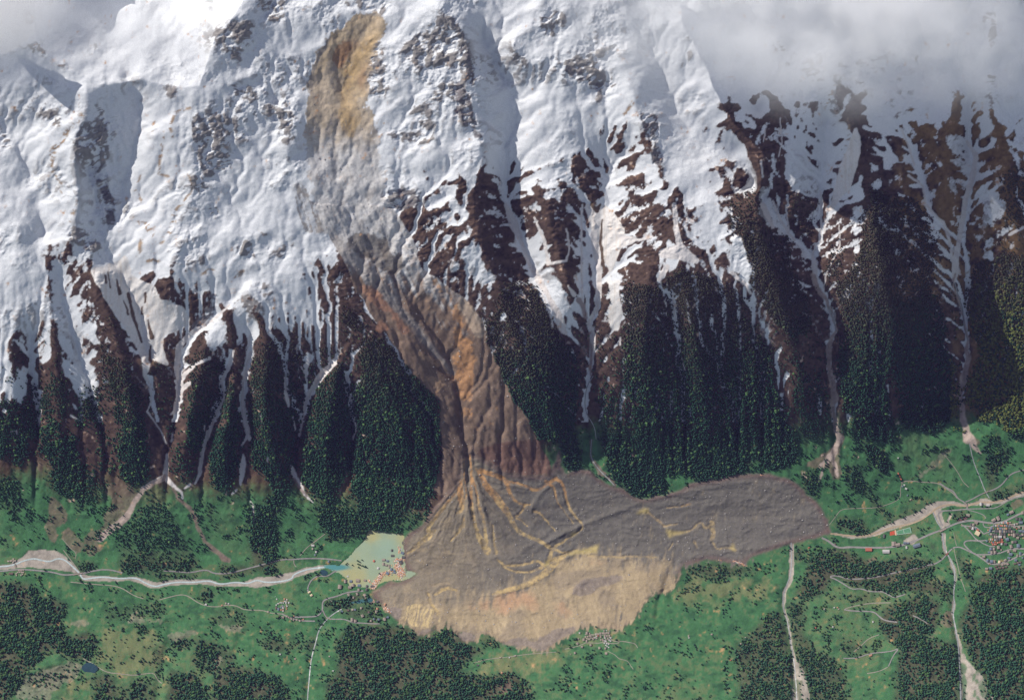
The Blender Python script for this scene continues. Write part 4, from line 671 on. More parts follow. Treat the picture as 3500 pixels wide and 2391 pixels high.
put(sstep(.22, .5, fbm(PX/45, PY/20, 4, 93))*deb_s*(1-tanm)*(PX < 1560)*.45, C3(.30,.235,.15))
wl2 = sstep(1640, 1800, PY+60*nz)
put(och*np.maximum(deb_s, slide_m)*(.9-.35*sstep(1900, 2100, PX)), (C3(.33,.185,.08)[None, None]*(1-wl2[..., None])+C3(.33,.245,.12)[None, None]*wl2[..., None])*(1+.35*(nz2+nz))[..., None])
put(pool*.95, C3(.33,.265,.12))
# wet, mud coloured floor under the lake
put(lake_m, C3(.25,.25,.14))

def S_(px, py):
    """height of the ground at survey position"""
    px = np.asarray(px, float); py = np.asarray(py, float)
    i = np.clip(np.searchsorted(GX, px)-1, 0, NX-2); j = np.clip(np.searchsorted(GY, py)-1, 0, NY-2)
    u = (px-GX[i])/(GX[i+1]-GX[i]); v = (py-GY[j])/(GY[j+1]-GY[j])
    return (ZZ[j, i]*(1-u)+ZZ[j, i+1]*u)*(1-v)+(ZZ[j+1, i]*(1-u)+ZZ[j+1, i+1]*u)*v
def XYZ(px, py, z):
    s = 1-np.asarray(z)/H
    return (np.asarray(px)-SURV_W/2)*MPP*s, -(np.asarray(py)-SURV_H/2)*MPP*s, np.asarray(z)+0*s
def at(px, py, dz=0.0):
    z = float(S_(px, py))+dz; x, y, z = XYZ(px, py, z)
    return Vector((float(x), float(y), float(z)))

def mesh_np(name, V, Fq, mat, smooth=False, cols=None, nv=4):
    me = bpy.data.meshes.new(name)
    V = np.ascontiguousarray(V, np.float32); Fq = np.ascontiguousarray(Fq, np.int32)
    me.vertices.add(len(V)); me.vertices.foreach_set('co', V.ravel())
    me.loops.add(Fq.size); me.loops.foreach_set('vertex_index', Fq.ravel())
    me.polygons.add(len(Fq)); me.polygons.foreach_set('loop_start', np.arange(0, Fq.size, Fq.shape[1], dtype=np.int32))
    if smooth: me.polygons.foreach_set('use_smooth', np.ones(len(Fq), bool))
    me.update(calc_edges=True)
    if cols is not None:
        a = me.color_attributes.new('Ground', 'FLOAT_COLOR', 'POINT')
        c = np.ones((len(V), 4), np.float32); c[:, :cols.shape[1]] = cols
        a.data.foreach_set('color', c.ravel())
    if mat: me.materials.append(mat)
    return me
def link(name, me, parent=None):
    o = bpy.data.objects.new(name, me); COL.objects.link(o); o.parent = parent; return o

def newmat(name, rough=.9, col=None, spec=.2):
    m = bpy.data.materials.new(name); m.use_nodes = True
    b = m.node_tree.nodes['Principled BSDF']
    b.inputs['Roughness'].default_value = rough; b.inputs['Specular IOR Level'].default_value = spec
    if col is not None: b.inputs['Base Color'].default_value = (*col, 1)
    return m, m.node_tree, b
def noisy(name, col, scale, amt=.35, rough=.9, bump=0.0, attr=None, spec=.2):
    """procedural: a base colour (or the mesh's own ground colours) broken up by object-space noise"""
    m, nt, b = newmat(name, rough, col, spec); N = nt.nodes; L = nt.links
    tc = N.new('ShaderNodeTexCoord'); no = N.new('ShaderNodeTexNoise'); no.inputs['Scale'].default_value = scale; no.inputs['Detail'].default_value = 6
    L.new(tc.outputs['Object'], no.inputs['Vector'])
    mr = N.new('ShaderNodeMapRange'); mr.inputs[1].default_value = .25; mr.inputs[2].default_value = .75; mr.inputs[3].default_value = 1-amt; mr.inputs[4].default_value = 1+amt
    L.new(no.outputs[0], mr.inputs[0])
    mx = N.new('ShaderNodeMix'); mx.data_type = 'RGBA'; mx.blend_type = 'MULTIPLY'; mx.inputs[0].default_value = 1
    if attr:
        at_ = N.new('ShaderNodeVertexColor'); at_.layer_name = attr; L.new(at_.outputs[0], mx.inputs[6])
    else: mx.inputs[6].default_value = (*col, 1)
    cb = N.new('ShaderNodeCombineColor')
    for k in range(3): L.new(mr.outputs[0], cb.inputs[k])
    L.new(cb.outputs[0], mx.inputs[7]); L.new(mx.outputs[2], b.inputs['Base Color'])
    if bump:
        bp = N.new('ShaderNodeBump'); bp.inputs['Strength'].default_value = 1; bp.inputs['Distance'].default_value = bump
        L.new(no.outputs[0], bp.inputs['Height']); L.new(bp.outputs[0], b.inputs['Normal'])
    return m

def build_ground():
    X, Y, Z = XYZ(PX, PY, ZZ)
    V = np.stack([X, Y, Z], -1).reshape(-1, 3)
    idx = np.arange(NX*NY).reshape(NY, NX)
    Fq = np.stack([idx[1:, :-1], idx[1:, 1:], idx[:-1, 1:], idx[:-1, :-1]], -1).reshape(-1, 4)
    m = noisy('ground_cover', (.5, .5, .5), .22, .16, .95, 1.6, 'Ground', .1)
    me = mesh_np('terrain', V, Fq, m, True, np.clip(COLR.reshape(-1, 3), 0, 1))
    o = link('terrain', me); o['kind'] = 'structure'
    return o
build_ground()
# ------------------------------------------------------------------ water and roads: ribbons laid on the ground
ROADS = []; PATHS = []
def R_(pts, hw): ROADS.append((smooth_line(pts, 2), hw))
def P_(pts, hw): PATHS.append((smooth_line(pts, 2), hw))
cW = T(3250, 1740, 250/1890); cH = T(1930, 2120, 250/2324); cN = T(930, 2020, 150/1985); cK = T(1140, 1920, 220/1664); cE = T(0, 1880, 300/1316)
R_(cR((612,668),(660,690),(700,725),(740,738),(800,730),(900,735),(1100,735),(1250,690),(1330,650),(1440,610),(1500,580),(1560,560),(1640,548),(1720,565),(1800,570),(1860,555),(1985,490),(2300,360)), 3.2)
R_(cV((1130,560),(1180,585),(1260,670),(1330,760),(1380,785),(1470,775)), 2.0)
R_(cV((1380,785),(1280,775),(1190,785),(1165,820),(1200,870),(1260,920),(1310,960),(1340,970),(1480,970),(1640,955),(1780,900),(1870,885),(1985,890),(2200,900)), 2.2)
R_(cV((1330,965),(1430,1030),(1500,1090),(1560,1100),(1680,1090),(1800,1040),(1985,960),(2200,880)), 2.4)
R_(cV((1330,962),(1250,930),(1150,880),(1100,865),(1030,870),(980,915),(930,970),(880,1030),(800,1085),(720,1110)), 2.2)
R_(cR((1360,845),(1300,865),(1150,895),(990,935),(840,950),(780,945),(720,925),(680,925),(665,935),(700,945),(760,980),(820,1020),(870,1010),(950,1035),(1020,1030),(1060,1050),(1100,1075),(1150,1060),(1180,1050)), 2.0)
R_(cV((1380,785),(1430,820),(1530,860),(1590,855)), 1.7); R_(cV((1130,575),(1250,585),(1330,590),(1400,650),(1440,690)), 2.0); R_(cV((1430,545),(1440,590),(1500,605),(1570,580),(1750,590),(1985,580)), 1.6); R_(cV((1440,690),(1480,670),(1560,650),(1640,645)), 2)
R_(cV((840,0),(940,70),(1030,110),(1070,180),(1100,220),(1180,260),(1210,310),(1215,350)), 2.2); R_(cV((1190,255),(1260,230),(1400,150),(1480,120),(1600,80),(1700,10),(1800,-130),(1985,-180)), 2); R_(cV((1215,350),(1480,345),(1600,340),(1700,280),(1830,200),(1985,180)), 1.6); R_(cV((1215,360),(1330,390),(1440,430),(1470,480)), 1.3); R_(cV((1215,350),(1000,372),(850,375),(810,430),(880,580)), 2)
P_(cR((1150,295),(1200,280),(1300,292),(1400,295),(1450,330),(1510,370),(1530,400)), 1.6); P_(cR((1440,100),(1490,160),(1540,230),(1570,290),(1610,325)), 1.2); P_(cR((665,580),(710,520),(740,478),(800,470),(900,468),(990,465),(1100,430),(1150,395),(1145,340),(1160,295)), 1.1)
R_(cR((765,1155),(830,1165),(900,1165),(970,1170),(1000,1200),(1040,1230),(1125,1240)), 2.2); P_(cR((765,1155),(780,1145),(860,1125),(950,1110),(1080,1108)), 1.6); R_(cR((1230,1195),(1290,1220),(1330,1250)), 1.8); R_(cR((760,1485),(850,1485),(940,1450),(1080,1440),(1140,1415),(1100,1460),(1065,1540)), 1.8); P_(cR((830,1440),(880,1400),(930,1350),(1000,1325)), 1.4); P_(cR((920,1588),(1000,1575),(1060,1545)), 1.4); P_(cV((1030,670),(1050,780),(1070,850)), 1); P_(cV((1035,880),(1050,980),(1090,1130),(1125,1290),(1150,1350),(1190,1470)), 1.1)
R_(cL((-500,1100),(0,1095),(70,1085),(150,1080),(280,1090),(360,1100),(430,1120),(500,1115),(545,1109)), 2.6); R_(cL((560,1108),(640,1090),(710,1080),(780,1090),(830,1105)), 2.4); R_(cL((1110,1090),(1200,1095),(1290,1105),(1400,1080),(1450,1110),(1550,1110),(1700,1070),(1850,1030),(1920,1012),(1985,1015)), 2.2); R_(cP((-10,440),(100,430),(250,425),(420,428),(550,440),(665,455)), 2.2)
P_(cP((15,450),(20,510),(50,540)), 1.5); P_(cP((100,390),(190,280),(280,215),(450,85)), 1.4); R_(cP((600,590),(540,620),(470,670),(340,660),(260,710),(220,780),(200,850),(220,880)), 2.0); R_(cP((960,865),(850,870),(720,890),(600,940),(480,965),(400,1010),(410,1130),(350,1200),(280,1215),(0,1222)), 2.3)
R_(cG((2500,302),(2380,300),(2300,275),(2240,245)), 2); P_(cG((2240,245),(2150,240),(2090,215),(1940,215),(1880,180),(1800,172),(1740,190),(1640,185),(1560,150),(1500,105),(1440,90),(1360,108),(1260,135)), 1.5); P_(cG((560,-8),(760,12),(900,20),(980,45),(1060,100),(1140,125)), 1.5); R_(cP((410,1130),(440,1200),(480,1240),(560,1250),(680,1245),(760,1270),(820,1295),(950,1300),(1060,1310),(1180,1310)), 1.9)
P_(cH((640,430),(980,435),(1100,450),(1350,440),(1400,500),(1480,590),(1590,660),(1720,650),(1740,690),(1660,720),(1480,725),(1260,670),(1100,710),(900,705),(680,690),(580,740),(450,800),(0,900)), 1.3); P_(cH((1740,650),(1880,650),(2060,690),(2240,720),(2320,860)), 1.4); P_(cH((1370,960),(1480,1020),(1600,1080),(1740,1220),(1900,1240),(2020,1290),(2080,1400),(2180,1540)), 1.1); P_(cB((1430,1335),(1520,1310),(1620,1300),(1700,1290),(1800,1275),(1985,1262)), 1.1); P_(cG((660,600),(740,640),(840,710),(960,720),(1060,735),(1150,720),(1225,712),(1250,770),(1285,795)), 1.5); P_(cL((420,870),(480,940),(520,970),(510,1010)), 1.2); P_(cL((430,950),(490,1030),(545,1105)), 1.4)
FOAM = [(smooth_line(p, 2), hw) for p, hw in [
 (cL((-500,1080),(0,1065),(100,1050),(150,1025),(230,1005),(280,1020),(340,1030),(390,1005),(440,1015),(490,1060),(540,1105),(560,1150),(620,1140),(700,1130),(800,1145),(920,1135),(980,1170),(1050,1200),(1100,1185),(1200,1165),(1320,1170),(1420,1155),(1490,1185),(1600,1165),(1680,1180),(1740,1150),(1800,1170),(1900,1165),(1985,1145)) + cB((200,738),(290,702),(380,690),(440,685)), 2.5)]]
STREAM = [(smooth_line(p, 2), hw) for p, hw in [
 (cB((295,1950),(300,1850),(298,1588),(310,1450),(325,1300),(355,1200),(375,1110),(430,1040),(480,1000),(530,970)), 1.7), (cR((1430,635),(1440,720),(1465,780),(1500,840),(1520,930),(1505,1050),(1515,1120),(1500,1180),(1520,1280),(1540,1400),(1550,1588),(1560,1900)), 2.2), (cR((405,700),(410,900),(370,1000),(350,1060),(350,1150),(380,1230),(395,1330),(415,1450),(435,1588),(450,1900)), 1.6),
 (cV((750,390),(800,520),(850,590),(880,640)), 2), (cR((1615,30),(1640,150),(1690,270),(1720,350),(1750,400)), 1.5), (cM((640,0),(628,120),(690,210),(740,255),(795,315)), 1.6), (c8((660,690),(690,760),(712,860)), 1.4), (c8((1515,525),(1540,620),(1570,700),(1575,820),(1605,920)), 1.6), (c7((650,1160),(600,1240),(590,1400),(660,1500),(670,1588)), 1.3)]]
MUDR = [(smooth_line(p, 2), hw) for p, hw in [(cR((672,640),(800,655),(900,660),(970,640),(1080,600),(1240,570),(1330,520),(1400,460),(1480,440),(1560,450),(1590,455),(1640,440),(1700,425),(1800,430),(1985,355),(2300,250)), 2.8)]]

def ribbon(name, pts, hw, mat, lift=.7, cols=None):
    pts = np.array([p[:2] for p in pts], float)
    seg = np.hypot(*np.diff(pts, axis=0).T); t = np.concatenate([[0], np.cumsum(seg)])
    n = max(2, int(t[-1]/2.5)); tt = np.linspace(0, t[-1], n)
    x = np.interp(tt, t, pts[:, 0]); y = np.interp(tt, t, pts[:, 1])
    dx = np.gradient(x); dy = np.gradient(y); l = np.hypot(dx, dy)+1e-9; nx, ny = -dy/l, dx/l
    w = hw*(1+.22*fbm(tt/11, tt*0+hw, 3, 5))
    K_ = (-1, -.5, 0, .5, 1)
    xs = np.stack([x+nx*w*k for k in K_], 1); ys = np.stack([y+ny*w*k for k in K_], 1)
    z = S_(xs, ys)
    z = np.maximum(z, z[:, 2:3]-.4)+lift
    X, Y, Z = XYZ(xs, ys, z)
    V = np.stack([X, Y, Z], -1).reshape(-1, 3)
    i = np.arange(n-1)[:, None]*5+np.arange(4)[None, :]
    Fq = np.stack([i, i+1, i+6, i+5], -1).reshape(-1, 4)
    me = mesh_np(name, V, Fq, mat, True)
    if me.polygons[0].normal.z < 0: me.flip_normals()
    o = link(name, me); o['kind'] = 'structure'; return o
m_road = noisy('asphalt', (.20, .19, .185), .3, .18); m_path = noisy('gravel_path', (.22, .205, .165), .4, .2)
m_foam = noisy('white_water', (.36, .42, .42), .55, .55, .35, spec=.4); m_stream = noisy('stream_water', (.24, .25, .25), .5, .6, .4, spec=.4); m_mudr = noisy('muddy_river_water', (.30, .235, .16), .3, .2, .4, spec=.3)
for k, (p, hw) in enumerate(PATHS): ribbon('path', p, hw, m_path, .7+.01*k)
for k, (p, hw) in enumerate(ROADS): ribbon('road', p, hw, m_road, 1.1+.012*k)
for p, hw in FOAM: ribbon('river', p, hw, m_foam, .9)
for p, hw in STREAM: ribbon('stream', p, hw, m_stream, .8)
for p, hw in MUDR: ribbon('muddy_river', p, hw, m_mudr, .9)

def pond(name, pts, z, colf, mat):
    b = np.array([p[:2] for p in pts]); x0, y0 = b.min(0)-6; x1, y1 = b.max(0)+6
    gx = np.arange(x0, x1, 2.5); gy = np.arange(y0, y1, 2.5)
    X, Y = np.meshgrid(gx, gy); Wx, Wz, Wy = XYZ(X, Y, z)
    V = np.stack([Wx, Wz, np.full_like(Wx, z)], -1).reshape(-1, 3)
    h, w = X.shape; idx = np.arange(h*w).reshape(h, w)
    k = np.zeros(X.shape, bool)
    px, py = X, Y
    for i in range(len(pts)):
        a, c = pts[i], pts[(i+1) % len(pts)]
        if a[1] != c[1]: k ^= ((a[1] > py) != (c[1] > py)) & (px < (c[0]-a[0])*(py-a[1])/(c[1]-a[1])+a[0])
    for _ in range(2):
        q = np.pad(k, 1); k = q[:-2, 1:-1] | q[2:, 1:-1] | q[1:-1, :-2] | q[1:-1, 2:] | k
    q = idx[:-1, :-1][k[:-1, :-1]]
    Fq = np.stack([q+w, q+w+1, q+1, q], -1)
    me = mesh_np(name, V, Fq, mat, True, colf(X, Y).reshape(-1, 3))
    o = link(name, me); o['kind'] = 'structure'; return o
def lake_col(X, Y):
    n = fbm(X/45, Y/30, 4, 66)+.4*fbm(X/18, Y/18, 3, 67)
    a = np.array((.25, .31, .21), np.float32); b = np.array((.32, .31, .16), np.float32); c = np.array((.07, .21, .21), np.float32); d = np.array((.22, .31, .24), np.float32)
    px, py = cP((1250, 300))[0]; px2, py2 = cP((850, 660))[0]; px3, py3 = cP((1350, 770))[0]; px4, py4 = cP((600, 545))[0]
    t = np.clip(sstep(75, 20, np.hypot(X-px2, (Y-py2)*1.2))+sstep(80, 30, np.hypot(X-px3, (Y-py3)*1.4))+sstep(40, 0, np.hypot(X-cP((1060, 90))[0][0], Y-cP((1060, 90))[0][1])*.8)+sstep(34, 0, np.hypot(X-cP((1500, 150))[0][0], Y-cP((1500, 150))[0][1])*.6)+.5*n, 0, 1)
    v = a+(b-a)*t[..., None]
    u = sstep(60, 10, np.hypot(X-px, Y-py)+14*n)
    v = v*(1-.7*u[..., None])+d*.7*u[..., None]
    k = sstep(52, 26, np.hypot((X-px4)*.85, (Y-py4)*3.2)+10*n)
    return v*(1-k[..., None])+c*k[..., None]
m_lake = noisy('lake_water', (.5, .5, .3), .02, .05, .25, 0, 'Ground', .35)
pond('lake', LAKE, zl, lake_col, m_lake)
m_pond = noisy('pond_water', (.02, .05, .065), .05, .15, .15, 0, None, .5)
def ell(cx, cy, a, b, n=18, r=0): return [(cx+a*math.cos(t)*math.cos(r)-b*math.sin(t)*math.sin(r), cy+a*math.cos(t)*math.sin(r)+b*math.sin(t)*math.cos(r)) for t in [2*math.pi*i/n for i in range(n)]]
for (x, y, a, b, r) in [(*cG((710, 674))[0], 23, 14, .1), (*cP((420, 615))[0], 10, 5, .3), ]:
    e = ell(x, y, a, b, 18, r); z = max(float(S_(p[0], p[1])) for p in e)+.4
    pond('pond', e, z, lambda X, Y: np.stack([X*0+.02, X*0+.06, X*0+.09], -1), m_pond)
pp = cV((1070,515),(1190,450),(1200,470),(1120,515)); pond('mud_pool', pp, max(float(S_(*p)) for p in pp)+.5, lambda X, Y: np.stack([X*0+.1, X*0+.05, X*0+.05], -1), noisy('mud', (.12, .07, .065), .2, .3))
inlet = cP((860,1010),(1060,970),(1070,1000),(950,1015),(800,1045),(640,1110),(630,1090)); pond('river_inlet', inlet, float(np.median([S_(*p) for p in inlet]))+1.0, lambda X, Y: np.stack([X*0+.05, X*0+.2, X*0+.24], -1), noisy('inlet_water', (.04, .11, .12), .1, .2, .2, spec=.5))
# ------------------------------------------------------------------ trees
dens = np.zeros(PX.shape, np.float32); tsc = np.full(PX.shape, .8, np.float32)
for p, d, s in FOREST:
    m = poly(p, 1) > .5
    dens = np.where(m, np.maximum(dens, d), dens); tsc = np.where(m & (s > 0), s, tsc)
dens = np.clip(blur(dens, 4)*1.15-.06, 0, 1)
clump = fbm(PX/38, PY/38, 3, 100); strk = ridged((PX+.2*HR)/22, PY/190, 2, 101)-.5
dens *= np.where(DV > 120, .75+.8*sstep(-.45, .1, clump+.8*strk), (.22+.9*sstep(-.38, .12, clump+.6*nz+.5*mott)))
# loose trees and scrub over the pastures and up to the tree line
loose = .07*sstep(-.1, .5, fbm(PX/70, PY/70, 3, 103))+.40*sstep(.15, .5, fbm(PX/34, PY/34, 3, 105)+.3*mott)
dens = np.maximum(dens, np.where((DV < 0), loose, np.where((DV > 60) & (PY > 1440), loose*1.25, 0)))
dens = np.maximum(dens, .16*bare*(DV > 560)*(DV < 900)*(1-m_mead))
keep_out = np.clip(deb_s*1.6+slide_m+slide_up+lake_m+grav*.9+np.maximum(sn*.6, 0)*(DV > 650)+dirty+snowl*1.2+back*.6, 0, 1)
rdm = np.zeros(PX.shape, np.float32)
for p, hw in ROADS+PATHS+STREAM+FOAM+MUDR:
    D, V = dline([q[:2] for q in p], None, None, 20); rdm = np.maximum(rdm, D < hw+2.4)
keep_out = np.maximum(keep_out, rdm)
VILL = polys([cV((1040,580),(1180,560),(1420,500),(1985,330),(2300,300),(2300,1050),(1985,1130),(1750,1170),(1400,1170),(1280,1000),(1080,860)), cH((360,280),(1480,280),(1500,700),(1450,900),(350,900)), cN((120,270),(850,270),(850,900),(500,900),(150,880)), cK((100,350),(900,420),(900,640),(400,700),(120,700)), cV((0,600),(480,560),(600,720),(560,900),(0,960)), cE((90,100),(260,100),(260,200),(90,200)), cE((120,280),(380,280),(380,400),(120,400))], 0)
dens = dens*(1-np.clip(keep_out, 0, 1))*(1-.97*VILL)
sp = 5.7
cx = np.arange(-560, 4060, sp); cy = np.arange(560, 2760, sp)
TX, TY = np.meshgrid(cx, cy); TX = TX+np.where(np.arange(len(cy)) % 2, sp/2, 0)[:, None]
TX = (TX+RNG.uniform(-.46, .46, TX.shape)*sp).ravel(); TY = (TY+RNG.uniform(-.46, .46, TY.shape)*sp).ravel()
def gs(Fd, x, y):
    i = np.clip(np.searchsorted(GX, x)-1, 0, NX-2); j = np.clip(np.searchsorted(GY, y)-1, 0, NY-2); return Fd[j, i]
ok = RNG.random(TX.shape) < gs(dens, TX, TY)
TX, TY = TX[ok], TY[ok]
TZ = S_(TX, TY); TDV = gs(DV, TX, TY); TS = gs(tsc, TX, TY)*RNG.uniform(.68, 1.22, TX.shape)
TS = TS*np.where(TDV > 750, .8, 1)*np.where(gs(dens, TX, TY) < .15, RNG.uniform(.45, 1.05, TX.shape), 1)
# foliage: green conifers low, leafless larch and grey scrub near the snow line
olive = (TX > 3240) & (TDV > 220)
hgt = sstep(480, 820, TDV+120*RNG.normal(0, .6, TX.shape)); u = RNG.random(TX.shape)
base = np.where(((TDV < 60) | ((TDV < 330) & (TX < 1500)))[:, None], np.array((.034, .098, .056))[None], np.array((.022, .068, .042))[None])*(.7+.7*u[:, None])  # lower and left conifers lightened: sunlit crowns put into the tint
br = (RNG.random(TX.shape) < np.where((TX > 3250) & (TDV > 200), .6, np.where(TDV < 100, .16, .06)))
base = np.where(br[:, None], np.array((.058, .118, .042))[None]*(.7+.6*u[:, None]), base)
base = np.where((olive & br)[:, None], np.array((.105, .125, .036))[None]*(.6+.7*u[:, None]), base)  # right-edge trees: own olive plus the slope's sunlight put into the tint
base = base*(1-hgt[:, None])+np.array((.060, .060, .042))[None]*(.7+.6*u[:, None])*hgt[:, None]
m_tree, nt, b = newmat('foliage', .85, (.03, .08, .04), .1); N, L = nt.nodes, nt.links
ai = N.new('ShaderNodeAttribute'); ai.attribute_type = 'INSTANCER'; ai.attribute_name = 'tint'
tc = N.new('ShaderNodeTexCoord'); no = N.new('ShaderNodeTexNoise'); no.inputs['Scale'].default_value = 5; L.new(tc.outputs['Object'], no.inputs['Vector'])
mr = N.new('ShaderNodeMapRange'); mr.inputs[3].default_value = .55; mr.inputs[4].default_value = 1.45; L.new(no.outputs[0], mr.inputs[0])
vm = N.new('ShaderNodeVectorMath'); vm.operation = 'SCALE'; L.new(ai.outputs['Color'], vm.inputs[0]); L.new(mr.outputs[0], vm.inputs['Scale']); L.new(vm.outputs[0], b.inputs['Base Color'])

def crown_geo(kind, seed):
    r = random.Random(seed); V = []; Fc = []
    if kind == 'fir':
        n = 9
        tiers = [(.10, .245, .46), (.26, .225, .63), (.44, .19, .79), (.60, .145, .92), (.76, .085, 1.0)]
        for (z0, rad, z1) in tiers:
            o = len(V); ph = r.random()*6
            for k in range(n):
                a = ph+2*math.pi*k/n; q = rad*(1.18 if k % 2 else .74)*r.uniform(.85, 1.15)
                V.append((q*math.cos(a), q*math.sin(a), z0+r.uniform(-.03, .03)))
            V.append((r.uniform(-.01, .01), r.uniform(-.01, .01), z1))
            for k in range(n): Fc.append((o+k, o+(k+1) % n, o+n))
    else:
        for c in range(9):
            o = len(V); a = r.random()*6.3; d = r.uniform(0, .22); z = r.uniform(.35, .8); s = r.uniform(.12, .2)
            cx_, cy_ = d*math.cos(a), d*math.sin(a)
            ring = [(s*r.uniform(.7, 1.2)*math.cos(t), s*r.uniform(.7, 1.2)*math.sin(t)) for t in [6.283*k/6 for k in range(6)]]
            V.append((cx_, cy_, z+s*.9)); V.append((cx_, cy_, z-s*.8))
            for (p, q) in ring: V.append((cx_+p, cy_+q, z+r.uniform(-.04, .04)))
            for k in range(6):
                Fc.append((o+2+k, o+2+(k+1) % 6, o)); Fc.append((o+2+(k+1) % 6, o+2+k, o+1))
    return V, Fc
def trunk_geo():
    V = []; Fc = []
    for k in range(5):
        a = 2*math.pi*k/5; V.append((.018*math.cos(a), .018*math.sin(a), -.12)); V.append((.004*math.cos(a), .004*math.sin(a), .85))
    for k in range(5):
        j = (k+1) % 5; Fc.append((2*k, 2*j, 2*j+1)); Fc.append((2*k, 2*j+1, 2*k+1))
    return V, Fc
def geo_mesh(name, g, mat):
    me = bpy.data.meshes.new(name); me.from_pydata(g[0], [], g[1]); me.update(); me.materials.append(mat); return me
m_trunk = noisy('bark', (.09, .065, .05), 3, .3)
protos = bpy.data.collections.new('tree_kinds')
for k, kd in enumerate(['fir', 'fir', 'fir', 'round']):
    V1, F1 = crown_geo(kd, 20+k); V2, F2 = trunk_geo(); o = len(V1)
    po = bpy.data.objects.new('tree_kind', geo_mesh('tree_kind', (V1+V2, F1+[tuple(i+o for i in f) for f in F2]), m_tree)); protos.objects.link(po)
# the 300 largest trees of the lower valley stand as things of their own, the rest is one mass
cand = np.where((TX > 15) & (TX < 3485) & (TY > 1560) & (TY < 2380) & (TDV < 330))[0]
iso = TS[cand]-.55*np.minimum(1, gs(dens, TX[cand], TY[cand]))*0
order = cand[np.argsort(-iso)][:286]
solo = np.zeros(TX.shape, bool); solo[order] = True
HT = 21.0
X, Y, Z = XYZ(TX, TY, TZ)
def forest_mass(name, sel, label):
    me = bpy.data.meshes.new(name); n = int(sel.sum())
    me.vertices.add(n); me.vertices.foreach_set('co', np.stack([X[sel], Y[sel], Z[sel]-.5], -1).astype(np.float32).ravel())
    a = me.attributes.new('tint', 'FLOAT_COLOR', 'POINT'); c = np.ones((n, 4), np.float32); c[:, :3] = base[sel]; a.data.foreach_set('color', c.ravel())
    a = me.attributes.new('size', 'FLOAT', 'POINT'); a.data.foreach_set('value', (HT*TS[sel]).astype(np.float32))
    a = me.attributes.new('which', 'INT', 'POINT'); a.data.foreach_set('value', np.where(br[sel], 3, RNG.integers(0, 3, n)).astype(np.int32))
    a = me.attributes.new('turn', 'FLOAT_VECTOR', 'POINT'); r = np.zeros((n, 3), np.float32); r[:, 2] = RNG.uniform(0, 6.28, n); r[:, :2] = RNG.normal(0, .05, (n, 2)); a.data.foreach_set('vector', r.ravel())
    o = link(name, me); o['kind'] = 'stuff'; o['label'] = label; o['category'] = 'forest'
    ng = bpy.data.node_groups.new('plant_trees', 'GeometryNodeTree'); ng.interface.new_socket('Geometry', in_out='INPUT', socket_type='NodeSocketGeometry'); ng.interface.new_socket('Geometry', in_out='OUTPUT', socket_type='NodeSocketGeometry')
    gi = ng.nodes.new('NodeGroupInput'); go = ng.nodes.new('NodeGroupOutput'); ip = ng.nodes.new('GeometryNodeInstanceOnPoints'); ci = ng.nodes.new('GeometryNodeCollectionInfo')
    ci.inputs['Collection'].default_value = protos; ci.inputs['Separate Children'].default_value = True
    def na(nm, ty):
        q = ng.nodes.new('GeometryNodeInputNamedAttribute'); q.data_type = ty; q.inputs['Name'].default_value = nm; return q.outputs['Attribute']
    ln = ng.links.new
    ln(gi.outputs[0], ip.inputs['Points']); ln(ci.outputs[0], ip.inputs['Instance']); ip.inputs['Pick Instance'].default_value = True
    ln(na('which', 'INT'), ip.inputs['Instance Index']); ln(na('turn', 'FLOAT_VECTOR'), ip.inputs['Rotation']); ln(na('size', 'FLOAT'), ip.inputs['Scale'])
    ln(ip.outputs[0], go.inputs[0])
    md = o.modifiers.new('plant', 'NODES'); md.node_group = ng
    return o
forest_mass('forest', ~solo, 'dark conifer woods on the mountain flanks and the valley sides')
def where_is(x, y):
    if y < 1840 and x < 900: return 'the spurs below the snow at left'
    if y < 1890 and x < 1500: return 'the slope just above the lake'
    if x < 700 and y > 2000: return 'the woods at the lower left'
    if x < 800: return 'the fan beside the upper river'
    if x < 1200 and y > 2230: return 'the wood at the bottom left of centre'
    if y > 2080 and x < 1900: return 'the wood below the debris lobe'
    if x < 1500 and y > 1880: return 'the drowned hamlet by the lake'
    if x < 2650 and y > 1880: return 'the pasture right of the tan debris'
    if y > 1960 and x > 3230: return 'the wood at the lower right corner'
    if y > 1870 and x > 2650: return 'the slope between the two right torrents'
    if x < 2700: return 'the dark slope above the debris lobe'
    return 'the meadows above the village'
fir_c = []
tints = [(.026, .080, .046), (.036, .100, .055), (.062, .118, .045)]
for q, tcol in enumerate(tints):
    mt_ = noisy(('dark_needles', 'green_needles', 'light_leaves')[q], tcol, .5, .35)
    fir_c.append([geo_mesh('crown', crown_geo('round' if q == 2 else 'fir', 60+3*q+v), mt_) for v in range(2)])
tr_me = geo_mesh('trunk', trunk_geo(), m_trunk)
first = None
for n, i in enumerate(order):
    q = 2 if br[i] else (0 if base[i, 1] < .10 else 1)
    root = bpy.data.objects.new('broadleaf_tree' if q == 2 else 'conifer_tree', None); COL.objects.link(root)
    root.location = (X[i], Y[i], Z[i]-.5); s = HT*float(TS[i]); root.scale = (s, s, s); root.rotation_euler = (0, 0, random.random()*6.28)
    link('crown', fir_c[q][n % 2], root); link('trunk', tr_me, root)
    w = where_is(TX[i], TY[i]); kind = ('tall dark green conifer', 'tall mid green conifer', 'large pale green broadleaf tree')[q]
    root['label'] = f'{kind} standing in {w}'; root['category'] = 'tree'; root['group'] = f'{kind}s in {w}'

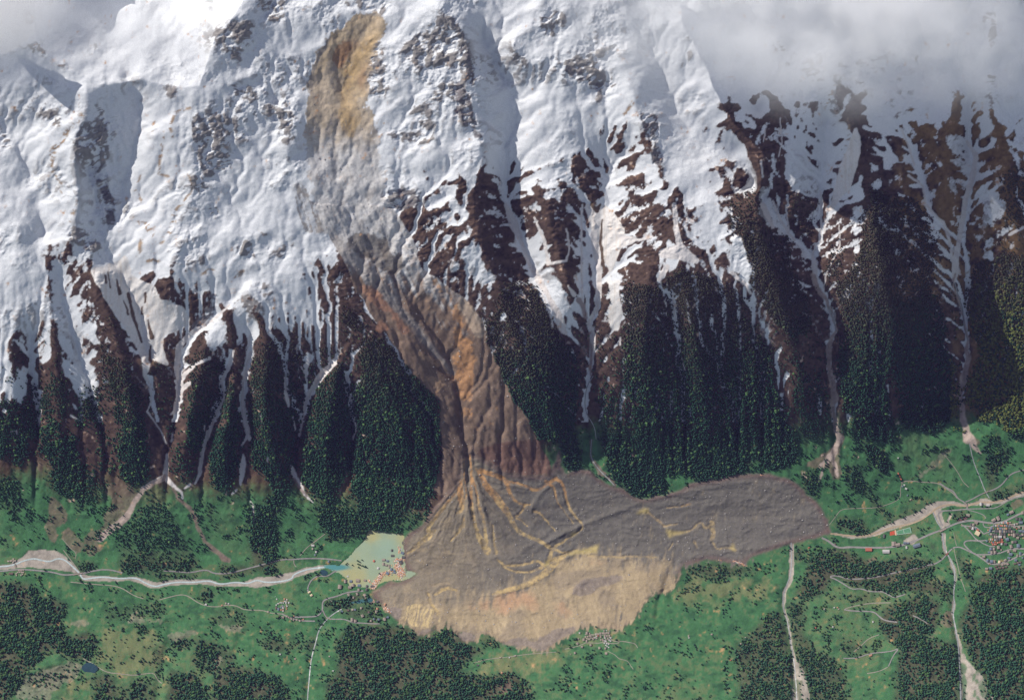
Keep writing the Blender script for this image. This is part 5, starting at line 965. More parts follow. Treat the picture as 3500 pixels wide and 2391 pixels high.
# trees left standing in the flooded meadow
for n, (x, y) in enumerate([(880,455),(905,470),(885,500),(910,510),(950,525),(975,540),(1000,545),(985,530),(940,445),(810,515),(740,490),(725,505),(1175,630),(895,545)]):
    (px, py), = cP((x, y)); root = bpy.data.objects.new('conifer_tree', None); COL.objects.link(root)
    wx, wy, wz = XYZ(px, py, zl-.6); root.location = (float(wx), float(wy), float(wz)); s = 13+3*random.random(); root.scale = (s, s, s)
    link('crown', fir_c[1][n % 2], root); link('trunk', tr_me, root)
    root['label'] = 'dark green tree standing in the water of the pale lake'; root['category'] = 'tree'; root['group'] = 'trees standing in the lake'
# ------------------------------------------------------------------ buildings
ROOF = {'t': (.24, .20, .17), 'g': (.085, .08, .08), 'b': (.12, .15, .19), 'o': (.37, .20, .125), 'r': (.34, .11, .075), 'w': (.38, .37, .36), 'n': (.12, .085, .075), 'l': (.29, .245, .205), 'y': (.55, .45, .30)}
RNAME = {'t': 'grey brown', 'g': 'dark grey', 'b': 'slate blue', 'o': 'orange', 'r': 'red', 'w': 'pale grey', 'n': 'dark brown', 'l': 'weathered tan', 'y': 'cream'}
RM = {k: noisy('roof_'+RNAME[k].replace(' ', '_'), v, .9, .3, .8) for k, v in ROOF.items()}
WM = [noisy('timber_wall', (.20, .12, .075), .6, .35), noisy('plaster_wall', (.62, .58, .52), .6, .15)]
m_stone = noisy('chimney_stone', (.30, .28, .26), 1, .3)
def quadmesh(name, V, Fc, mat):
    me = bpy.data.meshes.new(name); me.from_pydata(V, [], Fc); me.update(); me.materials.append(mat); return me
ORD = ['', 'first', 'second', 'third', 'fourth', 'fifth', 'sixth', 'seventh', 'eighth', 'ninth', 'tenth', 'eleventh', 'twelfth', 'thirteenth', 'fourteenth', 'fifteenth', 'sixteenth', 'seventeenth', 'eighteenth', 'nineteenth', 'twentieth']
HOUSES = []
def house(px, py, w, d, rot, col, storey=None, base=None, flat=False, ridge=None):
    """gabled house: w, d in survey units (picture across, picture down); rot in picture degrees clockwise"""
    W_, D_ = w*MPP/2, d*MPP/2
    h = storey or min(9.5, max(2.8, .55*min(w, d)*MPP+1.2))
    alongx = (w > d*1.05) if ridge is None else ridge
    ov = .25+.06*min(W_, D_)
    rise = .0 if flat else .36*(D_ if alongx else W_)
    zs = [float(S_(px+a*w/2, py+b_*d/2)) for a in (-1, 1) for b_ in (-1, 1)]
    zb = min(zs)-1.0 if base is None else base
    h2 = max(zs)-zb+h*.8 if base is None else h
    X0, Y0, _ = XYZ(px, py, zb)
    root = bpy.data.objects.new('house', None); COL.objects.link(root)
    root.location = (float(X0), float(Y0), zb); root.rotation_euler = (0, 0, -math.radians(rot))
    a, b_, t = W_-ov, D_-ov, h2
    Vw = [(-a, -b_, 0), (a, -b_, 0), (a, b_, 0), (-a, b_, 0), (-a, -b_, t), (a, -b_, t), (a, b_, t), (-a, b_, t)]
    Fw = [(0, 1, 5, 4), (1, 2, 6, 5), (2, 3, 7, 6), (3, 0, 4, 7), (4, 5, 6, 7)]
    if not flat:
        if alongx:
            Vw += [(-a, 0, t+rise*b_/D_), (a, 0, t+rise*b_/D_)]; Fw = Fw[:4]+[(4, 8, 7), (5, 6, 9), (4, 5, 9, 8), (7, 8, 9, 6)]
        else:
            Vw += [(0, -b_, t+rise*a/W_), (0, b_, t+rise*a/W_)]; Fw = Fw[:4]+[(4, 5, 8), (6, 7, 9), (4, 8, 9, 7), (5, 6, 9, 8)]
    link('wall', quadmesh('wall', Vw, Fw, WM[0 if col in 'tngo' else 1]), root)
    k = .30; lo = t-(rise*ov/(D_ if alongx else W_))+.02
    prof = [(-1, lo), (0, t+rise+.06), (1, lo)] if not flat else [(-1, t+.05), (0, t+.12), (1, t+.05)]
    V = []
    for dz in (0, k):
        for (q, z) in prof:
            for e in (-1, 1):
                V.append((e*W_, q*D_, z+dz) if alongx else (q*W_, e*D_, z+dz))
    # six profile points below (0-5), six above (6-11)
    Fc = [(6, 7, 9, 8), (8, 9, 11, 10), (0, 2, 3, 1), (2, 4, 5, 3), (0, 1, 7, 6), (4, 10, 11, 5), (0, 6, 8, 2), (2, 8, 10, 4), (1, 3, 9, 7), (3, 5, 11, 9)]
    rf = link('roof', quadmesh('roof', V, Fc, RM[col]), root)
    bm = bmesh.new(); bm.from_mesh(rf.data); bmesh.ops.recalc_face_normals(bm, faces=bm.faces); bm.to_mesh(rf.data); bm.free()
    if not flat and min(w, d) > 5.5:
        zc = t+rise*.62; cx_, cy_ = (W_*.35, D_*.3) if alongx else (W_*.3, D_*.35); s = .45
        Vc = [(cx_+s*i, cy_+s*j, z) for z in (zc, t+rise+1.1) for (i, j) in ((-1, -1), (1, -1), (1, 1), (-1, 1))]
        link('chimney', quadmesh('chimney', Vc, [(0, 1, 5, 4), (1, 2, 6, 5), (2, 3, 7, 6), (3, 0, 4, 7), (4, 5, 6, 7)], m_stone), rf)
    root['category'] = 'house'
    HOUSES.append((root, px, py, w, d, col))
    return root
def cluster(fn, sc, spec, place, group, kind='house', rowgap=9.0, storey=None, base=None, noun=None):
    items = []
    for it in spec:
        x, y, w, d = it[:4]; rot = 0; col = 't'
        for e in it[4:]:
            if isinstance(e, str): col = e
            else: rot = e
        (px, py), = fn((x, y))
        items.append((px, py, w*sc, d*sc, rot, col))
    items.sort(key=lambda i: i[1]); rows = []
    for i in items:
        if rows and (i[1]-rows[-1][0][1]) < rowgap and len(rows[-1]) < 20: rows[-1].append(i)
        else: rows.append([i])
    for r, row in enumerate(rows):
        row.sort(key=lambda i: i[0])
        for c, i in enumerate(row):
            o = house(*i, storey=storey, base=base)
            o.name = kind
            size = 'small ' if i[2]*i[3] < 22 else ('big ' if i[2]*i[3] > 130 else '')
            n = noun or kind.replace('_', ' ')
            if len(row) == 1: loc = f'alone in row {ORD[r+1]} of {place}'
            else: loc = f'{ORD[c+1]} from left, {ORD[r+1]} row of {place}'
            o['label'] = f'{size}{RNAME[i[5]]} roofed {n}, {loc}'; o['group'] = group; o['category'] = n
VS = 250/1890
cluster(cW, VS, [(435,150,95,75,5),(1100,275,110,80,-30,'t'),(1215,225,80,110,-25,'t'),(1560,70,110,75,-25,'t'),(1470,130,60,55,-25,'b'),(1850,80,70,80),(1700,235,70,75,'g'),(1785,245,75,75,'g'),(1800,335,100,70,'b'),(645,335,90,70,25),(520,385,55,60,20,'g'),(580,390,60,60,20),(565,490,60,70,20,'w'),(490,480,80,50,10,'n'),(645,490,40,40,20,'b'),(690,530,70,50,30,'r'),(680,610,120,110,30,'y'),
 (1320,345,36,45,'w'),(1357,345,34,45,'o'),(1395,345,38,50,'b'),(1433,330,38,60,'w'),(1472,350,38,55,'r'),(1525,335,50,40),(1110,410,35,45,'b'),(1155,415,35,45,'w'),(1196,415,38,45,'o'),(1234,415,35,45,'b'),(1285,415,50,45,'r'),(1333,415,42,45,'o'),(1395,415,40,45,'o'),(1438,415,42,50,'b'),(1470,415,20,40,'o'),(1555,390,120,45),(1640,385,35,50,'w'),(1700,370,60,50),(1510,430,35,40,'b'),
 (960,530,35,35,'o'),(1045,480,60,60,'b'),(1090,490,30,35,'o'),(1010,540,60,65,'b'),(1005,482,22,26,'o'),(1165,490,45,55,'g'),(1215,490,45,55,'o'),(1278,490,70,58,'b'),(1338,495,38,50),(1383,495,38,50,'l'),(1432,490,52,55,'o'),(1520,500,75,55,'g'),(1145,560,35,68,'g'),(1183,560,36,68,'g'),(1220,560,34,68,'g'),(1272,562,62,65,'l'),(1326,562,36,65,'b'),(1378,565,42,60,'l'),(1440,565,60,65,'g'),(1510,565,62,65,'g'),(1572,565,50,60),(1630,565,50,60,'g'),
 (1640,460,65,50),(1755,460,70,65),(1870,480,60,70),(1700,495,30,30,'r'),(1785,555,85,60,'b'),(1872,560,60,60,'b'),(995,640,30,40,'b'),(1040,635,50,50,'l'),(1105,640,65,60,'g'),(1172,645,50,50,'g'),(1265,635,42,64),(1318,635,50,66,'g'),(1388,640,60,66,'g'),(1505,650,50,50,'o'),(1570,650,50,60),(1630,660,70,100),(1712,640,66,60,'g'),(1785,675,70,60,'g'),(1850,645,62,60)],
 'the village at right', 'houses of the village at the right edge', rowgap=7)
cluster(cW, VS, [(1080,700,35,65,'g'),(1130,705,42,65,'l'),(1180,705,46,60,'l'),(1215,700,22,50,'w'),(1270,705,85,62,'w'),(1385,710,60,60),(1720,735,65,60),(1450,770,90,85,-20,'b'),(990,770,25,45,'o'),(1030,770,36,50,'w'),(1075,770,42,50,'o'),(1140,785,35,35,'w'),(1195,775,58,62,'g'),(1258,775,48,58,'g'),(1312,780,50,45,'r'),(930,810,50,50,'b'),(995,830,25,35,'o'),(1050,845,36,50,'r'),(1095,845,35,45,'b'),(1140,845,45,40,'r'),(1205,855,42,45,'o'),(1250,845,38,45,'r'),(1315,840,70,46,'r'),(1590,840,60,60),(1670,830,65,65,'g'),(1870,740,35,35,'o'),(1080,895,48,46,'r'),(1127,895,36,40,'o'),(1167,895,38,45,'r'),(1310,890,50,50,'w'),(1410,890,75,65,'g')],
 'the lower old village lanes', 'houses of the lower village lanes', rowgap=7)
cluster(cW, VS, [(1550,950,70,90,-15),(1740,930,90,90,'b'),(1225,975,75,80),(1030,1010,70,70,'b'),(1110,1015,60,70),(990,1105,80,50,'b'),(1052,1105,58,75),(1135,1100,70,70),(1300,1040,40,40),(845,1220,75,60,-10),(1490,1090,65,65,15),(1640,1060,90,65,10),(1540,1155,85,75,10,'b'),(1790,1130,65,65,'b'),(1715,1185,50,60),(1495,1250,75,60,15,'b'),(1400,1310,75,60,-30),(945,1310,60,80,15,'b'),(1040,1340,85,80,'b'),(1120,1340,55,70),(1250,1350,60,70,10,'y'),(1320,1430,65,50),(1395,1405,60,50,-20),(1460,1400,60,60,-20),(1150,1470,60,50,'n'),(1230,1445,60,40,'n'),(1260,1505,60,55,'n'),(1340,1500,65,55,'n'),(1425,1480,55,45,'n'),(1185,1530,60,50,'n'),(915,1530,75,60),(1020,1515,85,65,'b'),(1670,1310,70,60,'b'),(1645,1400,55,45,'n'),(1720,1380,60,55,'n'),(1790,1360,50,45,'n'),(1765,1425,60,45,'b'),(1850,1245,45,45,'b')],
 'the upper village slope', 'chalets on the slope above the village', 'chalet', rowgap=7)
cluster(cH, .1076, [(475,385,50,50,'w'),(705,385,75,90),(795,395,40,40,'l'),(985,415,25,40,'w'),(1030,415,45,60,'l'),(1075,415,40,50,'l'),(1135,395,55,65,'l'),(1195,385,40,50,'l'),(1235,385,45,55,'l'),(1290,390,55,60,'t'),(1345,375,45,60,'l'),(1400,385,55,65),(1255,310,50,55),(1325,305,30,35,'w'),(1435,330,30,35,'b'),(1425,465,50,60,'l'),(1455,535,55,50,25,'w'),(665,505,50,50,'l'),(735,495,45,50,'l'),(810,485,90,65),(905,470,40,40,'l'),(985,475,30,40,'l'),(1020,490,35,40,'w'),(1060,470,35,45,'r'),(1145,500,55,70),(1275,490,60,65),(1345,485,50,60),(1275,545,50,40,'w'),(840,545,35,45,'l'),(885,550,40,40,'l'),(930,535,40,45,'l'),(970,530,40,45,'w'),(1020,545,50,50,'l'),(700,555,45,40,'l'),(750,575,40,50,'l'),(795,580,55,55),(605,590,75,80),(905,590,45,45),(695,635,50,75,'l'),(1155,600,50,50),(1200,580,35,40),(1220,620,45,60,'l'),(1310,590,40,45),(1375,560,55,65,20),(1415,605,40,45,'w'),(1455,640,50,45,'w'),(1290,640,80,45,15,'w'),(1260,710,45,40,'w'),(1340,720,45,45,20,'w'),(1400,735,45,45,20,'w'),(1310,775,40,40,20,'w'),(1350,805,40,40,20,'w'),(1400,840,40,40,30,'w'),(1105,860,65,70,'l'),(1295,870,65,65),(1315,1035,80,75,'l'),(825,765,65,70),(545,825,70,65),(405,715,70,70,-30),(380,575,35,40,-20,'l'),(435,570,40,50,-10,'l'),(325,1020,60,60),(195,1055,30,30)],
 'the hamlet below debris', 'huts of the hamlet below the debris', 'hut', rowgap=5)
cluster(cN, .07557, [(215,340,55,60,'w'),(145,225,30,30,'w'),(560,330,70,80,'o'),(665,370,60,55,'w'),(515,435,50,50,'o'),(580,440,60,60,'w'),(635,490,60,100,'w'),(375,500,55,60,'w'),(445,505,45,60,'w'),(515,510,50,55,'w'),(760,500,70,70,'w'),(270,545,70,55,'w'),(325,550,40,40,'o'),(195,605,60,60,'w'),(650,590,55,60,'l'),(680,655,60,60,'w'),(480,640,70,50,'b'),(415,710,70,70,'b'),(485,705,50,60,'w'),(545,690,40,50,'w'),(185,735,90,110,'n'),(290,790,90,130,'b'),(400,830,70,60,'o'),(490,760,100,40,'w'),(495,830,70,50,'o'),(490,885,65,60,'w'),(650,720,40,40,'r'),(655,790,60,50,'o'),(330,1110,55,70,'n'),(480,1165,110,100),(670,1125,90,80,-25),(750,1160,70,80,-25),(795,1205,45,45),(875,1220,80,100,-15),(970,1280,65,75),(1130,1270,70,80),(1265,1320,75,90,10),(1350,1230,50,50,'o'),(1400,1265,90,60,-20,'o'),(990,1100,50,50,'o'),(1680,30,130,70,-30,'y'),(1775,170,110,90,-30,'y')],
 'the left lane hamlet', 'houses of the hamlet by the left lane', 'hut', rowgap=5)
cluster(cK, 220/1664, [(160,630,90,110,5),(300,490,60,90),(445,490,70,65,'b'),(365,365,50,40,20,'w'),(505,590,70,75),(420,645,85,70),(850,705,60,60,10,'g'),(650,705,60,60),(390,835,65,65,-30),(610,815,55,65,-20),(805,845,65,65,-25,'l'),(825,935,60,65),(515,910,45,55),(185,950,55,60,15,'g'),(1110,1280,70,75),(715,1180,55,60,10),(485,1225,60,55,'l'),(560,1220,50,50,'b'),(375,1240,60,50,'n'),(215,1265,60,40,30,'b'),(745,1380,70,70,-25),(480,1480,70,90),(565,1510,65,70),(965,1510,55,55),(1050,1460,55,55,'b'),(1165,1475,60,60,-15,'b'),(1320,1465,70,85,-10),(1400,1420,60,50,'b'),(910,1290,50,60,-20,'n'),(970,1045,50,45,10,'g'),(1330,1090,45,70,30,'o'),(1130,1195,55,55,'o'),(1130,1020,75,50,-20,'g')],
 'the lake shore hamlet', 'surviving houses on the lake shore', rowgap=7)
# houses standing in the lake: only the upper storey and the roof are out of the water
cluster(cK, 220/1664, [(625,475,100,90,5),(810,465,65,55,15),(660,600,80,70,'b'),(865,620,60,65,10,'g'),(1290,45,60,75),(1365,75,60,55),(1440,105,40,95),(1495,185,65,80,10,'b'),(1565,215,55,50,'b'),(1580,265,60,45,'b'),(1390,285,80,70,35,'b'),(1155,155,60,60,30,'w'),(1010,630,100,60,15,'g')],
 'the inner lake', 'flooded houses standing in the lake', 'flooded_house', rowgap=7, storey=3.5, base=zl-.9, noun='flooded house')
cluster(cP, 500/1985, [(1348,315,28,32,'g'),(1355,388,42,30,'g'),(1490,350,42,38,30,'b'),(1470,475,50,50,-20,'g'),(1505,410,42,38,10,'g'),(1495,215,22,30,'g'),(1105,460,30,30,20,'r'),(1235,445,44,34),(1288,460,32,30,'b')],
 'the debris shore', 'flooded houses near the debris edge', 'flooded_house', rowgap=9, storey=3.2, base=zl-.9, noun='flooded house')
cluster(cE, .228, [(120,158,20,22,'l'),(137,160,18,22,'l'),(162,155,20,24,'l'),(182,150,20,24,'l'),(210,155,20,22,'l'),(232,150,22,22,'l'),(203,127,24,24,'l'),(195,177,22,20,'l')], 'the far left footbridge huts', 'timber huts by the river at far left', 'hut', rowgap=4)
cluster(cE, .228, [(280,297,18,22,'l'),(302,297,18,24,'l'),(322,297,18,24,'l'),(348,293,22,20,'l'),(264,327,18,20,'l'),(292,325,28,20,'l'),(320,327,15,24,'l'),(336,327,15,24,'l'),(353,327,16,22,'l'),(243,348,22,20,'l'),(247,372,18,20,'l'),(318,368,18,24,'l'),(338,358,20,18,'l'),(165,345,60,32,'n')], 'the far left roadside huts', 'timber huts below the road at far left', 'hut', rowgap=4)
cluster(cV, .2519, [(215,820,60,60),(270,835,60,45,-10),(365,810,40,30,'b'),(405,812,32,25,'b'),(525,845,100,50,-17,'b'),(110,925,95,50,'w'),(390,870,25,36,'w'),(85,715,26,50,'g'),(1398,283,34,46,'w'),(1495,300,46,28,'w')], 'the main road depot', 'workshops along the main road', 'workshop', rowgap=8)
SINGLES = [(cR, .5038, 930, 747, 45, 22, 0, 'r', 'long shed with a flat red roof below the main road'), (cR, .5038, 703, 710, 10, 10, 0, 'n', 'lone brown hut above the road near the debris tip'), (cR, .5038, 525, 735, 10, 8, 0, 'r', 'tiny red roofed hut in the meadow below the debris tip'),
 (cR, .5038, 1130, 127, 9, 8, 0, 'w', 'pale hut highest on the right bank meadow'), (cR, .5038, 1131, 232, 14, 9, 55, 'r', 'upper red roof of three in a row on the meadow'), (cR, .5038, 1140, 252, 14, 9, 55, 'r', 'middle red roof of three in a row on the meadow'), (cR, .5038, 1149, 270, 13, 9, 55, 'r', 'lower red roof of three in a row on the meadow'), (cR, .5038, 1172, 310, 12, 10, 20, 'w', 'pale hut at the top of the meadow farmyard'), (cR, .5038, 1160, 320, 12, 10, 20, 'b', 'slate hut at the left of the meadow farmyard'), (cR, .5038, 1184, 335, 15, 12, 25, 'w', 'largest pale barn of the meadow farmyard'), (cR, .5038, 1194, 380, 9, 9, 0, 'b', 'slate hut beside a bush below the meadow farmyard'), (cR, .5038, 1214, 409, 11, 9, 0, 'l', 'tan hut lowest on the right bank meadow'),
 (cR, .5038, 630, 1150, 11, 11, 0, 'l', 'tan hut at the left of the clearing below the hairpin'), (cR, .5038, 697, 1141, 10, 9, 0, 'w', 'pale hut of the trio below the hairpin road'), (cR, .5038, 718, 1140, 10, 9, 0, 'o', 'orange hut of the trio below the hairpin road'), (cR, .5038, 727, 1151, 10, 9, 0, 'l', 'tan hut of the trio below the hairpin road'), (cR, .5038, 960, 1237, 10, 12, 0, 'w', 'pale hut beneath the lower hairpin bend'), (cR, .5038, 570, 1278, 10, 10, 0, 'r', 'lone red hut in the clearing between the torrents'), (cR, .5038, 688, 1271, 10, 10, 0, 'w', 'lone pale hut in the clearing between the torrents'), (cR, .5038, 943, 1465, 22, 12, -25, 'o', 'orange house beside the lowest track between the torrents'), (cR, .5038, 740, 1555, 9, 9, 0, 'r', 'red hut at the bottom edge between the torrents'),
 (cM, .5038, 1297, 1333, 10, 10, 0, 'l', 'upper hut of a pair on the pasture right of the hamlet'), (cM, .5038, 1299, 1346, 9, 8, 0, 'w', 'lower hut of a pair on the pasture right of the hamlet'), (cM, .5038, 1453, 1322, 12, 11, 0, 'l', 'single tan hut in the middle of the right pasture'), (cM, .5038, 1683, 1345, 10, 11, 0, 'l', 'tan hut among the trees near the left torrent'), (cM, .5038, 1652, 1385, 9, 9, 0, 'l', 'small tan hut just left of the torrent wood'), (cM, .5038, 1580, 1497, 10, 9, 0, 'r', 'small red hut on the lower right pasture'), (cM, .5038, 20, 1479, 13, 9, 0, 'l', 'left hut of three along the path below the debris'), (cM, .5038, 82, 1479, 9, 9, 0, 'w', 'middle hut of three along the path below the debris'), (cM, .5038, 119, 1468, 16, 9, -15, 'l', 'right hut of three along the path below the debris'), (cM, .5038, 524, 1446, 10, 12, 0, 't', 'brown hut left below the debris hamlet'),
 (cB, .5038, 1400, 1425, 16, 14, 10, 'b', 'slate roofed barn in the clearing of the lower wood'), (cB, .5038, 1454, 1350, 14, 10, 20, 'g', 'grey hut above the clearing of the lower wood'), (cB, .5038, 1618, 1402, 12, 12, 40, 'o', 'orange tent roofed hut above the bare patch in the wood'), (cB, .5038, 115, 1276, 10, 10, 0, 'w', 'pale hut left of the foaming stream'), (cB, .5038, 216, 1308, 11, 9, 0, 'l', 'tan hut left of the foaming stream'), (cB, .5038, 448, 1291, 10, 9, 0, 'l', 'tan hut right of the foaming stream'), (cB, .5038, 473, 1389, 10, 9, 0, 'w', 'pale hut right of the foaming stream'), (cB, .5038, 532, 1251, 9, 9, 0, 'l', 'hut at the upper left edge of the lower wood'),
 (cL, .5038, 1397, 1319, 14, 13, 0, 'w', 'pale hut at the bend of the left footpath'), (cL, .5038, 1533, 1310, 10, 11, 0, 'l', 'upper hut of three along the left footpath'), (cL, .5038, 1505, 1324, 11, 10, 0, 'o', 'orange hut of three along the left footpath'), (cL, .5038, 1550, 1313, 10, 9, 0, 'w', 'right hut of three along the left footpath'), (cL, .5038, 1820, 1367, 11, 11, 0, 'l', 'hut on the footpath just before the left hamlet'),
 (cP, .2519, 275, 250, 42, 26, 0, 'w', 'double pale barn beside the track left of the lake'), (cP, .2519, 272, 293, 22, 26, 0, 'l', 'tan hut below the double barn left of the lake'), (cP, .2519, 320, 336, 24, 24, 0, 'w', 'pale hut in the open meadow left of the lake'), (cP, .2519, 305, 376, 22, 22, 0, 'b', 'slate hut nearest the road left of the lake'), (cP, .2519, 535, 1000, 36, 26, -15, 'l', 'hut at the corner of the tree belt below the road'), (cP, .2519, 490, 466, 26, 30, 10, 'b', 'slate hut by the trees on the river bank')]
for fn, sc, x, y, w, d, rot, col, lab in SINGLES:
    (px, py), = fn((x, y)); o = house(px, py, w*sc, d*sc, rot, col, flat=lab.startswith('long shed')); o.name = 'hut'; o['label'] = lab; o['category'] = 'hut'

# ------------------------------------------------------------------ sports ground, bridges, cars, wreckage
def slab(name, fn, pts, lift, mat, parent=None, thick=.6):
    q = fn(*pts); z = max(float(S_(p[0], p[1])) for p in q)+lift
    P = [XYZ(p[0], p[1], z) for p in q]; c = np.mean([[p[0], p[1]] for p in P], axis=0); n = len(P)
    o = bpy.data.objects.new(name, None) if parent is None else parent
    V = [(p[0]-c[0], p[1]-c[1], 0) for p in P]+[(p[0]-c[0], p[1]-c[1], -thick-3) for p in P]
    Fc = [tuple(reversed(range(n)))]+[(i, (i+1) % n, n+(i+1) % n, n+i) for i in range(n)]
    me = quadmesh(name, V, Fc, mat); bm = bmesh.new(); bm.from_mesh(me); bmesh.ops.recalc_face_normals(bm, faces=bm.faces); bm.to_mesh(me); bm.free()
    o = link(name, me); o.location = (c[0], c[1], z); return o
m_turf = noisy('pitch_turf', (.085, .21, .12), .08, .15); m_line = noisy('pitch_line', (.55, .58, .54), .4, .1); m_clay = noisy('red_court', (.40, .075, .04), .3, .12); m_run = noisy('tan_track', (.55, .36, .25), .3, .1)
pitch = slab('football_pitch', cV, ((248,650),(445,595),(465,675),(258,705)), .8, m_turf); pitch['label'] = 'green football pitch with faint white lines beside the muddy river'; pitch['category'] = 'football pitch'
pl = []
def pline(x0, y0, x1, y1, w=.5):
    a = Vector((x0, y0)); b_ = Vector((x1, y1)); d = (b_-a).normalized(); n = Vector((-d.y, d.x))*w; o = len(pl); pl.extend([(a+n).to_3d(), (b_+n).to_3d(), (b_-n).to_3d(), (a-n).to_3d()])
cs = [v.co for v in pitch.data.vertices[:4]]; cs = [Vector((c.x*.9, c.y*.9)) for c in cs]
for i in range(4): pline(*cs[i], *cs[(i+1) % 4])
m1 = (cs[0]+cs[1])/2; m2 = (cs[2]+cs[3])/2; pline(*m1, *m2)
lo = link('pitch_lines', quadmesh('pitch_lines', [(v.x, v.y, .05) for v in pl], [(4*i, 4*i+1, 4*i+2, 4*i+3) for i in range(len(pl)//4)], m_line), pitch)
court = slab('tennis_court', cV, ((165,660),(226,645),(232,698),(165,712)), .7, m_clay); court['label'] = 'brick red tennis court left of the football pitch'; court['category'] = 'tennis court'
trk = slab('jumping_pit', cV, ((228,640),(246,634),(258,705),(236,708)), .75, m_run); trk['label'] = 'narrow tan sand strip between red court and pitch'; trk['category'] = 'sand pit'
m_deck = noisy('bridge_deck', (.26, .22, .19), .6, .25); m_rail = noisy('bridge_rail', (.16, .12, .10), .6, .3); m_brick = noisy('brown_bridge_deck', (.22, .10, .07), .6, .25)
def bridge(fn, a, b_, w, label, mat):
    (ax, ay), (bx, by) = fn(a, b_)
    A = at(ax, ay, 2.2); B = at(bx, by, 2.2); L_ = (B-A).length; mid = (A+B)/2
    root = bpy.data.objects.new('bridge', None); COL.objects.link(root); root.location = mid; root.rotation_euler = (0, 0, math.atan2(B.y-A.y, B.x-A.x))
    def bx_(name, x0, x1, y0, y1, z0, z1, m):
        V = [(x, y, z) for z in (z0, z1) for (x, y) in ((x0, y0), (x1, y0), (x1, y1), (x0, y1))]
        link(name, quadmesh(name, V, [(3, 2, 1, 0), (4, 5, 6, 7), (0, 1, 5, 4), (1, 2, 6, 5), (2, 3, 7, 6), (3, 0, 4, 7)], m), root)
    bx_('deck', -L_/2, L_/2, -w/2, w/2, -.6, .25, mat)
    for s in (-1, 1): bx_('railing', -L_/2, L_/2, s*w/2-.15, s*w/2+.15, .26, 1.4, m_rail)
    for s in (-.45, .45): bx_('pier', s*L_-.8, s*L_+.8, -w/2+.3, w/2-.3, -5, -.62, m_stone)
    root['label'] = label; root['category'] = 'bridge'
bridge(cL, (496,1117), (560,1104), 6, 'grey road bridge over the upper river at left', m_deck); bridge(cE, (222,200), (238,250), 4, 'short footbridge beside the huts at far left', m_deck); bridge(cV, (915,985), (955,945), 7, 'brown road bridge over the white torrent below the village', m_brick); bridge(cV, (1196,275), (1217,330), 6, 'bridge across the muddy river above the village', m_deck)
bridge(cP, (455,1225), (520,1250), 5, 'lane bridge over the foaming stream near the left hamlet', m_deck); bridge(cV, (840,655), (925,610), 9, 'main road bridge over the torrent mouth', m_deck); bridge(cV, (1440,135), (1500,108), 5, 'small bridge over the side stream above the river', m_deck)

def car(px, py, rot, col, label):
    root = bpy.data.objects.new('car', None); COL.objects.link(root); root.location = at(px, py, 1.15); root.rotation_euler = (0, 0, -math.radians(rot))
    bm = bmesh.new(); bmesh.ops.create_cube(bm, size=1, matrix=Matrix.Translation((0, 0, .75)) @ Matrix.Diagonal((4.4, 1.8, .75, 1))); bmesh.ops.bevel(bm, geom=bm.edges[:], offset=.18, segments=2)
    me = bpy.data.meshes.new('body'); bm.to_mesh(me); bm.free(); me.materials.append(col); link('body', me, root)
    bm = bmesh.new(); bmesh.ops.create_cube(bm, size=1, matrix=Matrix.Translation((-.15, 0, 1.4)) @ Matrix.Diagonal((2.3, 1.55, .6, 1)))
    for v in bm.verts:
        if v.co.z > 1.4: v.co.x = -.15+(v.co.x+.15)*.72; v.co.y *= .85
    me = bpy.data.meshes.new('cabin'); bm.to_mesh(me); bm.free(); me.materials.append(m_glass); link('cabin', me, root)
    for sx in (-1, 1):
        for sy in (-1, 1):
            bm = bmesh.new(); bmesh.ops.create_cone(bm, segments=10, radius1=.33, radius2=.33, depth=.22, cap_ends=True, matrix=Matrix.Translation((1.35*sx, .86*sy, .33)) @ Matrix.Rotation(math.pi/2, 4, 'X'))
            me = bpy.data.meshes.new('wheel'); bm.to_mesh(me); bm.free(); me.materials.append(m_tyre); link('wheel', me, root)
    root['label'] = label; root['category'] = 'car'; root['group'] = 'cars on the village roads'
m_glass = noisy('car_glass', (.03, .035, .04), 2, .1, .1, spec=.5); m_tyre = noisy('tyre', (.02, .02, .02), 3, .1)
cm = {k: noisy('car_paint_'+k, v, 2, .05, .35, spec=.5) for k, v in {'white': (.75, .75, .75), 'red': (.5, .03, .02), 'dark': (.04, .045, .05), 'silver': (.45, .46, .48), 'yellow': (.7, .5, .05)}.items()}
for x, y, r, c, lab in [(545,270,5,'white','white car on the main road above the village'), (1315,260,-25,'white','white car parked beside the main road bend by the barns'), (265,400,0,'yellow','yellow car at the left road junction of the village'), (440,402,0,'red','red car parked by the small cluster near the junction'), (35,1000,-40,'dark','dark car on the lane climbing from the bridge'), (160,978,0,'white','white car at the top of the lower lane'), (1475,1015,-15,'silver','silver car on the middle lane above the chalets'), (1055,1420,70,'dark','dark car rightmost in the parked row at the lane end'), (1010,1415,70,'red','red car in the parked row at the lane end'), (985,1412,70,'yellow','yellow car in the parked row at the lane end'), (965,1410,70,'white','white car leftmost in the parked row at the lane end'), (700,805,30,'white','white car in the passing place of the inner lane'), (1280,1100,-30,'dark','dark car on the lane below the lone small chalet'), (370,300,-15,'dark','dark car right of the green triangle'), (400,295,-15,'silver','silver car above the green triangle'), (320,300,-20,'white','white car left above the green triangle')]:
    (px, py), = cW((x, y)); car(px, py, r, cm[c], lab)

